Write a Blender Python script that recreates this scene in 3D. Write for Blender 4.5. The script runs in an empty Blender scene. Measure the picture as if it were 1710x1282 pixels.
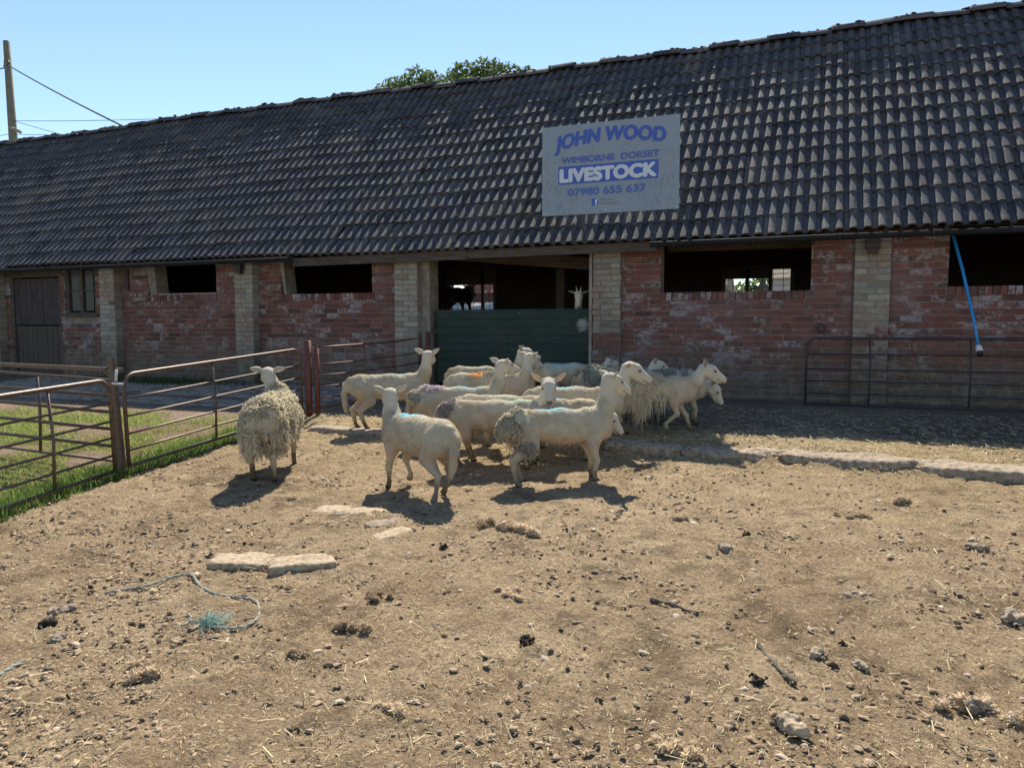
import bpy, math, random
import numpy as np
from mathutils import Vector, Matrix

SC = bpy.context.scene
COL = SC.collection
R = math.radians
random.seed(7)
RNG = np.random.default_rng(7)

# ------------------------------------------------------------------ camera
cd = bpy.data.cameras.new('camera')
cam = bpy.data.objects.new('camera', cd)
COL.objects.link(cam)
cd.sensor_width = 36.0
cd.lens = 1250.0 / 1710.0 * 36.0
cd.clip_start = 0.05
cd.clip_end = 3000
cam.location = (0, 0, 1.40)
cam.rotation_euler = (R(90 - 4.39), 0, R(21.9))
SC.camera = cam

# ------------------------------------------------------------------ sky and sun
SUN_AZ = 19.0        # degrees left of +Y (towards -X)
SUN_EL = 47.1
world = bpy.data.worlds.new('World')
SC.world = world
world.use_nodes = True
wn = world.node_tree
wn.nodes.clear()
sky = wn.nodes.new('ShaderNodeTexSky')
sky.sky_type = 'NISHITA'
sky.sun_disc = False
sky.sun_elevation = R(SUN_EL)
sky.sun_rotation = R(-SUN_AZ)
sky.altitude = 0
sky.air_density = 1.0
sky.dust_density = 0.0
sky.ozone_density = 1.6
bg = wn.nodes.new('ShaderNodeBackground')
bg.inputs['Strength'].default_value = 0.10
wo = wn.nodes.new('ShaderNodeOutputWorld')
wn.links.new(sky.outputs[0], bg.inputs[0])
wn.links.new(bg.outputs[0], wo.inputs[0])

sl = bpy.data.lights.new('sun', 'SUN')
sl.energy = 5.0
sl.angle = R(0.53)
sl.color = (1.0, 0.93, 0.80)
sun = bpy.data.objects.new('sun', sl)
COL.objects.link(sun)
a, e = R(SUN_AZ), R(SUN_EL)
SV = Vector((-math.sin(a) * math.cos(e), math.cos(a) * math.cos(e), math.sin(e)))
sun.rotation_euler = SV.to_track_quat('Z', 'Y').to_euler()
sun.location = (-5, 30, 30)

SC.view_settings.view_transform = 'Standard'
SC.view_settings.look = 'None'
SC.view_settings.exposure = 0.86
SC.view_settings.gamma = 1.0
SC.view_settings.use_curve_mapping = False

# ------------------------------------------------------------------ helpers
def tag(o, label=None, cat=None, group=None, kind=None):
    if label: o['label'] = label
    if cat: o['category'] = cat
    if group: o['group'] = group
    if kind: o['kind'] = kind
    return o

def empty(name, loc=(0, 0, 0), rz=0.0):
    o = bpy.data.objects.new(name, None)
    o.empty_display_size = 0.2
    o.location = loc
    o.rotation_euler = (0, 0, rz)
    COL.objects.link(o)
    return o

def link(name, me, parent=None):
    o = bpy.data.objects.new(name, me)
    COL.objects.link(o)
    if parent is not None:
        o.parent = parent
    return o

def np_mesh(name, V, Fc, mat=None, smooth=False, col=None, rnd=None):
    """V (n,3) array; Fc array (m,3|4) or list of index lists."""
    me = bpy.data.meshes.new(name)
    V = np.asarray(V, dtype=np.float32)
    if isinstance(Fc, np.ndarray):
        k = Fc.shape[1]
        me.vertices.add(len(V))
        me.vertices.foreach_set('co', V.ravel())
        me.loops.add(Fc.size)
        me.loops.foreach_set('vertex_index', Fc.ravel().astype(np.int32))
        me.polygons.add(len(Fc))
        me.polygons.foreach_set('loop_start', np.arange(0, Fc.size, k, dtype=np.int32))
        me.update(calc_edges=True)
    else:
        me.from_pydata([tuple(map(float, v)) for v in V], [], [list(map(int, f)) for f in Fc])
        me.update()
    if mat: me.materials.append(mat)
    if smooth:
        me.polygons.foreach_set('use_smooth', np.ones(len(me.polygons), dtype=bool))
    if col is not None:
        at = me.color_attributes.new('Col', 'FLOAT_COLOR', 'POINT')
        c = np.ones((len(V), 4), dtype=np.float32)
        c[:, :3] = col
        at.data.foreach_set('color', c.ravel())
    if rnd is not None:
        at = me.attributes.new('rnd', 'FLOAT', 'FACE')
        at.data.foreach_set('value', np.asarray(rnd, dtype=np.float32))
    return me

class MB:
    def __init__(s): s.v = []; s.f = []; s.r = []
    def add(s, V, Fc, rnd=0.0):
        b = len(s.v)
        s.v.extend(V)
        for f in Fc:
            s.f.append([i + b for i in f]); s.r.append(rnd)
    def box(s, x0, x1, y0, y1, z0, z1, rnd=0.0, jit=0.0):
        V = [(x, y, z) for x in (x0, x1) for y in (y0, y1) for z in (z0, z1)]
        if jit: V = [tuple(c + random.uniform(-jit, jit) for c in v) for v in V]
        s.add(V, [(0, 1, 3, 2), (4, 6, 7, 5), (0, 4, 5, 1), (2, 3, 7, 6), (0, 2, 6, 4), (1, 5, 7, 3)], rnd)
    def bar(s, p, q, w, h, up=(0, 0, 1), rnd=0.0):
        p, q = Vector(p), Vector(q); d = (q - p).normalized(); u = Vector(up)
        sd = d.cross(u).normalized(); uu = sd.cross(d).normalized()
        V = []
        for c in (p, q):
            for a_, b_ in ((-1, -1), (1, -1), (1, 1), (-1, 1)):
                V.append(tuple(c + sd * a_ * w / 2 + uu * b_ * h / 2))
        s.add(V, [(0, 1, 2, 3), (7, 6, 5, 4), (0, 4, 5, 1), (1, 5, 6, 2), (2, 6, 7, 3), (3, 7, 4, 0)], rnd)
    def tube(s, pts, r, n=8, cap=True, rnd=0.0):
        pts = [Vector(p) for p in pts]; m = len(pts)
        rr = r if isinstance(r, (list, tuple)) else [r] * m
        V = []; prev = None
        for i, p in enumerate(pts):
            d = (pts[min(i + 1, m - 1)] - pts[max(i - 1, 0)]).normalized()
            if prev is None:
                a_ = d.cross(Vector((0, 0, 1)) if abs(d.z) < .9 else Vector((1, 0, 0))).normalized()
            else:
                a_ = (prev - d * prev.dot(d)).normalized()
            prev = a_; b_ = d.cross(a_)
            for k in range(n):
                t = 2 * math.pi * k / n
                V.append(tuple(p + (a_ * math.cos(t) + b_ * math.sin(t)) * rr[i]))
        Fc = []
        for i in range(m - 1):
            for k in range(n):
                Fc.append((i * n + k, i * n + (k + 1) % n, (i + 1) * n + (k + 1) % n, (i + 1) * n + k))
        if cap:
            Fc.append(tuple(range(n - 1, -1, -1))); Fc.append(tuple(range((m - 1) * n, m * n)))
        s.add(V, Fc, rnd)
    def mesh(s, name, mat, smooth=False, rnd=False):
        return np_mesh(name, np.array(s.v), s.f, mat, smooth, rnd=s.r if rnd else None)
    def obj(s, name, mat, parent=None, smooth=False, rnd=False):
        return link(name, s.mesh(name, mat, smooth, rnd), parent)

def smoothtube(o, ang=40):
    try:
        o.data.set_sharp_from_angle(angle=R(ang))
    except Exception:
        pass
    return o

# value noise -------------------------------------------------------
_T = np.random.default_rng(3).random((64, 64, 64)).astype(np.float32) * 2 - 1
def vnoise(P, scale=1.0, octaves=3, off=0.0):
    P = np.asarray(P, dtype=np.float32)
    out = np.zeros(P.shape[:-1], dtype=np.float32); amp = 1.0; tot = 0
    for o in range(octaves):
        Q = P * scale * (2.03 ** o) + off + 17.3 * o
        i = np.floor(Q).astype(np.int32); f = Q - i; f = f * f * (3 - 2 * f)
        i0 = i & 63; i1 = (i + 1) & 63
        x0, y0, z0 = i0[..., 0], i0[..., 1], i0[..., 2]; x1, y1, z1 = i1[..., 0], i1[..., 1], i1[..., 2]
        fx, fy, fz = f[..., 0], f[..., 1], f[..., 2]
        a_ = _T[x0, y0, z0] * (1 - fx) + _T[x1, y0, z0] * fx
        b_ = _T[x0, y1, z0] * (1 - fx) + _T[x1, y1, z0] * fx
        c_ = _T[x0, y0, z1] * (1 - fx) + _T[x1, y0, z1] * fx
        d_ = _T[x0, y1, z1] * (1 - fx) + _T[x1, y1, z1] * fx
        out += amp * ((a_ * (1 - fy) + b_ * fy) * (1 - fz) + (c_ * (1 - fy) + d_ * fy) * fz)
        tot += amp; amp *= 0.5
    return out / tot

# ground height -----------------------------------------------------
_gy = np.array([-400, -5, 0, 4.5, 6.70, 6.88, 7.8, 10, 15.5, 26, 60, 400.])
_gk = np.array([0, 0, .03, .16, .225, .29, .335, .47, .50, 2.3, 2.6, 2.6])
_gs = np.array([0, 0, .03, .16, .235, .245, .335, .47, .50, 2.3, 2.6, 2.6])
def gz(X, Y):
    X = np.asarray(X, dtype=float); Y = np.asarray(Y, dtype=float)
    kx = .06 * np.clip(X, -8, 6)
    yy = Y + kx + .06 * 1.0
    yy = np.where((Y > 3) & (Y < 8.5), yy, Y)
    wob = 0.05 * np.sin(X * 3.1) + .03 * np.sin(X * 7.7 + 1)
    w = np.clip((X + 6.1) / .5, 0, 1)
    brk = .5 + .5 * np.sin(X * 1.7 + .6)
    a_ = np.interp(yy + wob * 0.6, _gy, _gk); b_ = np.interp(yy, _gy, _gs)
    t = w * (0.55 + .45 * brk)
    return a_ * t + b_ * (1 - t)
def G(x, y): return float(gz(x, y))

# ------------------------------------------------------------------ materials
def newmat(name):
    m = bpy.data.materials.new(name); m.use_nodes = True
    nt = m.node_tree; nt.nodes.clear()
    out = nt.nodes.new('ShaderNodeOutputMaterial'); bs = nt.nodes.new('ShaderNodeBsdfPrincipled')
    nt.links.new(bs.outputs[0], out.inputs[0])
    bs.inputs['Specular IOR Level'].default_value = 0.25
    return m, nt, bs

class N:
    """tiny node-graph writer"""
    def __init__(s, nt): s.nt = nt
    def node(s, t, **k):
        n = s.nt.nodes.new(t)
        for a_, b_ in k.items(): setattr(n, a_, b_)
        return n
    def l(s, a_, b_): s.nt.links.new(a_, b_)
    def pos(s): return s.node('ShaderNodeNewGeometry').outputs['Position']
    def objc(s): return s.node('ShaderNodeTexCoord').outputs['Object']
    def mapping(s, v, scale=(1, 1, 1), rot=(0, 0, 0)):
        m = s.node('ShaderNodeMapping'); m.inputs['Scale'].default_value = scale; m.inputs['Rotation'].default_value = rot
        s.l(v, m.inputs[0]); return m.outputs[0]
    def noise(s, v, scale, detail=4, rough=.6, dist=0.0):
        n = s.node('ShaderNodeTexNoise'); n.inputs['Scale'].default_value = scale
        n.inputs['Detail'].default_value = detail; n.inputs['Roughness'].default_value = rough
        n.inputs['Distortion'].default_value = dist
        s.l(v, n.inputs['Vector']); return n.outputs['Fac']
    def ramp(s, f, stops, interp='LINEAR'):
        n = s.node('ShaderNodeValToRGB'); cr = n.color_ramp; cr.interpolation = interp
        while len(cr.elements) < len(stops): cr.elements.new(.5)
        for e_, (p, c) in zip(cr.elements, stops):
            e_.position = p
            c = c if hasattr(c, '__len__') else (c, c, c)
            e_.color = (*c, 1)
        s.l(f, n.inputs[0]); return n.outputs[0]
    def mix(s, f, a_, b_, mode='MIX'):
        n = s.node('ShaderNodeMix'); n.data_type = 'RGBA'; n.blend_type = mode; n.clamp_factor = True
        for i, v in ((0, f), (6, a_), (7, b_)):
            if isinstance(v, (int, float)): n.inputs[i].default_value = v if i == 0 else (v, v, v, 1)
            elif isinstance(v, tuple): n.inputs[i].default_value = (*v, 1)
            else: s.l(v, n.inputs[i])
        return n.outputs[2]
    def math(s, op, a_, b_=None, c_=None):
        n = s.node('ShaderNodeMath', operation=op)
        for i, v in ((0, a_), (1, b_), (2, c_)):
            if v is None: continue
            if isinstance(v, (int, float)): n.inputs[i].default_value = v
            else: s.l(v, n.inputs[i])
        return n.outputs[0]
    def bump(s, bs, h, strength=.4, dist=.01):
        n = s.node('ShaderNodeBump'); n.inputs['Strength'].default_value = strength; n.inputs['Distance'].default_value = dist
        s.l(h, n.inputs['Height']); s.l(n.outputs[0], bs.inputs['Normal'])
    def attr(s, name, out='Color'):
        n = s.node('ShaderNodeAttribute', attribute_name=name); return n.outputs[out]
    def xyz(s, v):
        n = s.node('ShaderNodeSeparateXYZ'); s.l(v, n.inputs[0]); return n.outputs

def simple(name, c1, c2, scale=20, rough=.8, bump=.2, bdist=.004, metal=0.0, stretch=(1, 1, 1), spec=.25, detail=5):
    m, nt, bs = newmat(name); n = N(nt)
    p = n.mapping(n.pos(), stretch)
    f = n.noise(p, scale, detail)
    n.l(n.ramp(f, [(.3, c1), (.7, c2)]), bs.inputs['Base Color'])
    bs.inputs['Roughness'].default_value = rough; bs.inputs['Metallic'].default_value = metal
    bs.inputs['Specular IOR Level'].default_value = spec
    if bump: n.bump(bs, f, bump, bdist)
    return m

def mat_brick(name='brick_red', painted=0):
    m, nt, bs = newmat(name); n = N(nt)
    p = n.pos(); x, y, z = n.xyz(p)
    inf = n.node('ShaderNodeObjectInfo').outputs['Random']
    r = n.math('FRACT', n.math('ADD', inf, n.attr('rnd', 'Fac')))
    if not painted:
        base = n.ramp(r, [(0, (.095, .045, .042)), (.2, (.235, .085, .07)), (.45, (.17, .06, .052)), (.62, (.28, .115, .09)), (.8, (.18, .095, .092)), (.93, (.10, .065, .062)), (1, (.28, .16, .125))])
    else:
        base = n.ramp(r, [(0, (.20, .19, .165)), (.3, (.33, .31, .25)), (.55, (.27, .265, .24)), (.75, (.38, .355, .29)), (.9, (.25, .25, .245)), (1, (.24, .17, .12))])
    g = n.noise(p, 45, 5, .7)
    base = n.mix(.55, base, n.ramp(g, [(.25, (.55, .55, .55)), (.8, (1.25, 1.2, 1.15))]), 'MULTIPLY')
    # old limewash remnants
    w = n.noise(p, 1.6, 6, .72)
    w2 = n.noise(n.mapping(p, (1, 1, 1.6)), 14, 5, .75)
    wm = n.math('MULTIPLY', n.math('ADD', w, n.math('MULTIPLY', w2, .55)), 1.0)
    if not painted:
        wl = n.math('ADD', n.math('MULTIPLY', wm, 1.0), n.math('MULTIPLY', r, .16))
        lim = n.ramp(wl, [(.90, 0.0), (.96, .6)])
        base = n.mix(lim, base, (.42, .38, .40))
        base = n.mix(n.ramp(w2, [(.40, .65), (.56, 0.0)]), base, (.11, .08, .068))
        # reddish-purple bloom mid wall
        bl = n.ramp(n.noise(p, .9, 4), [(.52, 0.0), (.66, .45)])
        base = n.mix(bl, base, (.24, .155, .165))
    else:
        ex = n.ramp(wm, [(.64, .85), (.79, 0.0)])
        base = n.mix(ex, base, (.26, .17, .13))
        base = n.mix(n.ramp(w2, [(.55, 0.0), (.7, .35)]), base, (.58, .57, .52))
    # splash-back dirt and algae near the ground
    zz = n.math('ADD', z, n.math('MULTIPLY', n.noise(p, 2.2, 5, .7), -.9))
    d = n.ramp(zz, [(.2, .85), (.85, 0.0)])
    dc = n.ramp(n.noise(p, 7, 5, .7), [(.35, (.075, .065, .045)), (.55, (.14, .115, .085)), (.7, (.23, .21, .19))])
    base = n.mix(d, base, dc)
    n.l(base, bs.inputs['Base Color']); bs.inputs['Roughness'].default_value = .92
    bs.inputs['Specular IOR Level'].default_value = .15
    n.bump(bs, n.noise(p, 90, 5, .7), .5, .004)
    return m

M_BRICK = mat_brick('brick_red'); M_PBRICK = mat_brick('brick_cream', 1)
M_MORTAR = simple('mortar', (.13, .11, .095), (.30, .255, .215), 9, .95, .5, .006)
M_CONC = simple('concrete', (.17, .145, .115), (.33, .29, .235), 9, .95, .5, .006)
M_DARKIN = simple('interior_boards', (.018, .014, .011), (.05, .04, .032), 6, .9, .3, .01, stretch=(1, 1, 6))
M_BEAM = simple('old_timber', (.05, .04, .035), (.12, .10, .085), 12, .85, .5, .006, stretch=(.4, 1, 3))
M_GUT = simple('gutter_black', (.012, .013, .016), (.025, .027, .032), 8, .8, .1, spec=.2)
M_RUST = simple('rusty_steel', (.075, .045, .032), (.17, .115, .085), 35, .5, .35, .002, metal=.35, spec=.5)
M_RUST_RED = simple('red_oxide_steel', (.09, .03, .022), (.19, .07, .05), 30, .6, .4, .002, metal=.15, spec=.4)
M_STEEL_DK = simple('dark_steel', (.03, .026, .03), (.075, .06, .06), 30, .6, .3, .002, metal=.2, spec=.4)
M_DOORW = simple('weathered_planks', (.022, .015, .016), (.10, .085, .085), 7, .9, .6, .006, stretch=(14, 14, .9))
M_DOORL = simple('lower_planks', (.045, .035, .028), (.11, .09, .075), 7, .9, .6, .006, stretch=(14, 14, .9))
M_WIRE = simple('wire', (.02, .02, .025), (.04, .04, .05), 20, .6, 0)
M_PIPE = simple('blue_plastic', (.02, .20, .48), (.03, .25, .56), 30, .35, .05, spec=.5)
M_WHITEP = simple('white_plastic', (.5, .5, .5), (.7, .7, .68), 30, .4, .05, spec=.5)
M_BLACKP = simple('black_rubber', (.015, .015, .015), (.035, .035, .035), 30, .6, .1)
M_POLE = simple('pole_timber', (.12, .115, .08), (.24, .225, .17), 6, .9, .4, .01, stretch=(6, 6, .5))
M_GREEND = None

def mat_green_door():
    m, nt, bs = newmat('green_door_paint'); n = N(nt); p = n.pos()
    f = n.noise(n.mapping(p, (1, 1, 5)), 5, 5)
    base = n.ramp(f, [(.3, (.011, .027, .022)), (.7, (.020, .042, .034))])
    sc = n.noise(n.mapping(p, (3, 3, 1)), 16, 4, .55)
    base = n.mix(n.ramp(sc, [(.70, 0.0), (.735, .75)]), base, (.35, .38, .36))
    dirt = n.ramp(n.noise(n.mapping(p, (1, 1, 1)), 2.5, 5), [(.45, 0.0), (.7, .5)])
    base = n.mix(dirt, base, (.06, .06, .045))
    vd = n.node('ShaderNodeVectorMath', operation='DISTANCE'); n.l(p, vd.inputs[0]); vd.inputs[1].default_value = (-2.975, 10.03, 1.42)
    q = n.math('ADD', vd.outputs['Value'], n.math('MULTIPLY', n.noise(p, 14, 5, .7), .16))
    base = n.mix(n.ramp(q, [(.12, .75), (.19, 0.0)]), base, (.38, .38, .35))
    base = n.mix(n.ramp(n.noise(n.mapping(p, (.35, 1, 2.2)), 9, 6, .8), [(.60, 0.0), (.68, .4)]), base, (.13, .16, .14))
    n.l(base, bs.inputs['Base Color']); bs.inputs['Roughness'].default_value = .6
    n.bump(bs, f, .3, .006); return m
M_GREEND = mat_green_door()

def mat_tile():
    m, nt, bs = newmat('roof_tile_clay'); n = N(nt); p = n.pos()
    inf = n.node('ShaderNodeObjectInfo').outputs['Random']
    r = n.math('FRACT', n.math('ADD', inf, n.attr('rnd', 'Fac')))
    base = n.ramp(r, [(0, (.045, .048, .060)), (.35, (.085, .085, .095)), (.6, (.062, .066, .082)), (.85, (.13, .118, .112)), (1, (.08, .085, .102))])
    f = n.noise(p, 28, 6, .75)
    base = n.mix(.8, base, n.ramp(f, [(.25, (.45, .46, .5)), (.75, (1.35, 1.25, 1.15))]), 'MULTIPLY')
    lich = n.noise(p, 7, 5, .8)
    base = n.mix(n.ramp(lich, [(.56, 0.0), (.64, .6)]), base, (.25, .235, .20))
    base = n.mix(n.ramp(n.noise(p, 3.3, 5, .7), [(.52, 0.0), (.62, .6)]), base, (.06, .052, .045))
    base = n.mix(n.ramp(n.noise(p, 1.1, 4), [(.5, 0.0), (.7, .4)]), base, (.10, .10, .11))
    n.l(base, bs.inputs['Base Color']); bs.inputs['Roughness'].default_value = .85
    bs.inputs['Specular IOR Level'].default_value = .3
    n.bump(bs, n.noise(p, 60, 5, .8), .9, .008); return m
M_TILE = mat_tile()
M_MOSS = simple('moss', (.035, .035, .018), (.11, .095, .05), 40, 1, .6, .01)

def mat_ground():
    m, nt, bs = newmat('dry_earth'); n = N(nt); p = n.pos()
    base = n.attr('Col')
    f1 = n.noise(p, 55, 6, .8); f2 = n.noise(p, 9, 6, .75); f3 = n.noise(p, 240, 3, .7)
    base = n.mix(.85, base, n.ramp(f1, [(.32, (.34, .31, .29)), (.5, (.98, .97, .95)), (.68, (1.5, 1.48, 1.4))]), 'MULTIPLY')
    base = n.mix(.6, base, n.ramp(f2, [(.3, (.6, .57, .55)), (.7, (1.22, 1.22, 1.2))]), 'MULTIPLY')
    base = n.mix(.5, base, n.ramp(f3, [(.3, (.55, .55, .55)), (.7, (1.35, 1.33, 1.28))]), 'MULTIPLY')
    st = n.noise(n.mapping(p, (1, 7, 1), (0, 0, .5)), 30, 3, .6)
    st2 = n.noise(n.mapping(p, (7, 1, 1), (0, 0, -.35)), 32, 3, .6)
    sm = n.math('MAXIMUM', n.ramp(st, [(.66, 0.0), (.74, .35)]), n.ramp(st2, [(.66, 0.0), (.74, .35)]))
    base = n.mix(sm, base, (.46, .37, .21))
    n.l(base, bs.inputs['Base Color']); bs.inputs['Roughness'].default_value = 1.0
    bs.inputs['Specular IOR Level'].default_value = .05
    h = n.math('ADD', n.math('MULTIPLY', f1, 1.0), n.math('ADD', n.math('MULTIPLY', f3, .35), n.math('MULTIPLY', f2, 1.2)))
    n.bump(bs, h, 1.0, .035); return m
M_GROUND = mat_ground()

def mat_attr(name, rough=.9, trans=0.0, spec=.1, nscale=0, nstr=.5, bump=0):
    m, nt, bs = newmat(name); n = N(nt); c = n.attr('Col')
    if nscale:
        f = n.noise(n.pos(), nscale, 4, .7)
        c = n.mix(nstr, c, n.ramp(f, [(.3, (.6, .6, .6)), (.7, (1.3, 1.3, 1.3))]), 'MULTIPLY')
        if bump: n.bump(bs, f, bump, .006)
    n.l(c, bs.inputs['Base Color']); bs.inputs['Roughness'].default_value = rough
    bs.inputs['Specular IOR Level'].default_value = spec
    if trans:
        tr = n.node('ShaderNodeBsdfTranslucent'); n.l(c, tr.inputs[0])
        mx = n.node('ShaderNodeMixShader'); mx.inputs[0].default_value = trans
        n.l(bs.outputs[0], mx.inputs[1]); n.l(tr.outputs[0], mx.inputs[2])
        out = [x for x in nt.nodes if x.type == 'OUTPUT_MATERIAL'][0]
        n.l(mx.outputs[0], out.inputs[0])
    return m
M_HIDE = mat_attr('sheep_hide', .95, 0.0, .05, 130, .55, 1.0)
M_WOOL = mat_attr('sheep_wool', 1.0, .42, .03)
M_EAR = mat_attr('sheep_ear', .8, .35, .1)
M_BLADE = mat_attr('plant_blades', .7, .4, .2)
M_STRAW = mat_attr('straw_bits', .7, .15, .2)
M_CLOD = mat_attr('clods', 1, 0, .05, 60, .5, .4)
M_EYE = simple('eye_dark', (.012, .009, .006), (.03, .02, .012), 60, .12, 0, spec=.7)
M_STONE = simple('stone_pale', (.22, .165, .11), (.50, .395, .27), 38, .95, .7, .008, detail=8)
M_STONE2 = simple('stone_grey', (.15, .115, .085), (.36, .285, .21), 25, .95, .7, .008, detail=8)
M_KERB = simple('kerb_concrete', (.16, .12, .085), (.46, .37, .27), 24, 1, 1.0, .02, detail=10)
M_DUNG = simple('dung', (.018, .015, .010), (.05, .04, .028), 50, .95, .7, .01)
M_STICK = simple('bark', (.05, .04, .03), (.20, .165, .13), 40, .95, .7, .006)
M_ROPE = simple('rope_fibre', (.20, .22, .18), (.40, .42, .35), 120, .9, .6, .004)
M_FRAY = simple('rope_fray', (.16, .30, .26), (.28, .42, .36), 60, .7, 0)

# ------------------------------------------------------------------ ground
def grid(fine0, fine1, step, outer):
    f = np.arange(fine0, fine1 + 1e-6, step)
    return np.array(sorted(set([o for o in outer if o < fine0 - step] + list(f) + [o for o in outer if o > fine1 + step])))
gx = grid(-7.2, 3.3, .024, [-400, -200, -100, -60, -40, -30, -25, -20, -17, -15, -13, -12, -11, -10, -9.5, -9, -8.6, -8.2, -7.9, -7.6, -7.4, 3.5, 3.8, 4.2, 5, 6, 8, 12, 20, 40, 80, 200, 400])
gy = grid(1.2, 8.3, .022, [-300, -100, -50, -20, -10, -5, -3, -2, -1, 0, .4, .7, .9, 1.1, 8.5, 8.8, 9.2, 9.6, 10, 10.5, 11.5, 13, 15.5, 17, 19, 21, 23, 25, 26, 30, 40, 60, 90, 140, 250, 500])
GXX, GYY = np.meshgrid(gx, gy)
Z = gz(GXX, GYY)
P3 = np.stack([GXX, GYY, np.zeros_like(GXX)], -1)
near = ((GXX > -7.3) & (GXX < 3.4) & (GYY > 1.1) & (GYY < 8.4)).astype(float)
Z = Z + near * (.014 * vnoise(P3, 2.2, 3) + .015 * vnoise(P3, 8, 3, 5.) + .012 * np.maximum(vnoise(P3, 13, 3, 44.), 0) + .010 * np.maximum(vnoise(P3, 24, 3, 9.) - .10, 0) * 3.0 + .004 * vnoise(P3, 60, 2, 2.))
def gate_x(Y): return np.interp(Y, [-5, 3.3, 4.5, 7.55, 9.7], [-3.9, -5.03, -5.32, -5.84, -5.35])
left = np.clip((gate_x(GYY) - GXX - .02 + .10 * vnoise(P3, 4, 3, 2.)) / .12, 0, 1) * (GYY < 14)
n1 = vnoise(P3, 1.1, 4, 3.)[..., None]; n2 = vnoise(P3, .5, 3, 8.)[..., None]
c_y = np.array([.48, .36, .235]); c_s = np.array([.52, .40, .235]); c_d = np.array([.20, .145, .10])
n3 = vnoise(P3, 4.5, 4, 14.)[..., None]; colg = c_y + n1 * np.array([.09, .075, .05]) + n3 * np.array([.13, .11, .075])
n4 = vnoise(P3, 13, 4, 44.)[..., None]; n5 = vnoise(P3, 2.1, 4, 51.)[..., None]
colg = colg * (1 - .36 * np.clip(n4 * 2.6 - .35 + .9 * np.clip(n5 * 2, -.5, 1), 0, 1))
t = np.clip((GYY - 5.0) / 2.5, 0, 1)[..., None] * .75
colg = colg * (1 - t) + c_s * t + t * n1 * .06
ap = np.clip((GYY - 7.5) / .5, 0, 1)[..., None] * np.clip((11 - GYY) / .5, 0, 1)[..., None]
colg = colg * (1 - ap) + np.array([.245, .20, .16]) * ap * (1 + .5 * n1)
soil = np.array([.37, .27, .20]) + n1 * .08
gr = np.array([.20, .19, .085]) + n2 * .03
gm = np.clip(vnoise(P3, 1.6, 4, 21.) * 3 + .75, 0, 1)[..., None] * np.clip((7.25 - GYY) / .4, 0, 1)[..., None]
lc = soil * (1 - gm) + gr * gm
colg = colg * (1 - left[..., None]) + lc * left[..., None]
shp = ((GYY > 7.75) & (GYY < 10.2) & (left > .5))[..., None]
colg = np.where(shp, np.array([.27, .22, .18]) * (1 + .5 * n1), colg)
rampz = (GYY > 15)[..., None]
colg = np.where(rampz, np.array([.62, .60, .55]), colg)
far = ((np.abs(GXX) > 60) | (GYY > 60) | (GYY < -20))[..., None]
colg = np.where(far, np.array([.09, .12, .04]), colg)
colg = np.clip(colg, .02, .8)
ny_, nx_ = GXX.shape
idx = np.arange(ny_ * nx_).reshape(ny_, nx_)
Fq = np.stack([idx[:-1, :-1], idx[:-1, 1:], idx[1:, 1:], idx[1:, :-1]], -1).reshape(-1, 4)
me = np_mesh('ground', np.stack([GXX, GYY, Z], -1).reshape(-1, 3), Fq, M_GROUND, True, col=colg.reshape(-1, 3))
tag(link('ground', me), 'dry trampled earth of the farmyard strewn with chaff', None, None, 'structure')
del GXX, GYY, P3, n1, n2

# ------------------------------------------------------------------ barn
barn = empty('barn', (-5, 10, .46))
tag(barn, 'long low brick livestock barn with dark tiled roof behind the sheep', 'barn')
BO = Vector((-5, 10, .46))
def bpart(name, mb, mat, parent=None, smooth=False, rnd=False):
    """world-space MB -> part object (children keep world coordinates through parent inverse)"""
    o = mb.obj(name, mat, None, smooth, rnd)
    o.parent = parent or barn
    o.matrix_parent_inverse = Matrix.Translation(-BO)
    return o
YW = 10.0; ZT = 2.56
OPEN = [(-14.58, -13.19, .30, 2.34), (-13.08, -12.27, 1.62, 2.60), (-10.98, -9.43, 1.95, 2.60), (-8.08, -6.35, 1.92, 2.60),
        (-5.47, -2.84, .20, 2.60), (-1.90, -.05, 1.845, 2.60), (1.43, 4.4, 1.86, 2.60)]
XL, XR = -24.0, 7.0
# mortar backing wall
mw = MB(); x = XL
for (x0, x1, z0, z1) in OPEN:
    mw.box(x, x0, YW + .006, YW + .24, .2, ZT)
    if z0 > .5: mw.box(x0, x1, YW + .006, YW + .24, .2, z0 - .012)
    x = x1
mw.box(x, XR, YW + .006, YW + .24, .2, ZT)
wall = bpart('wall', mw, M_MORTAR); wall['kind'] = 'structure'
# lintel over stable door
lb = MB(); lb.box(-14.7, -13.1, YW - .02, YW + .2, 2.34, 2.50); bpart('lintel', lb, M_BEAM)

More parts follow.
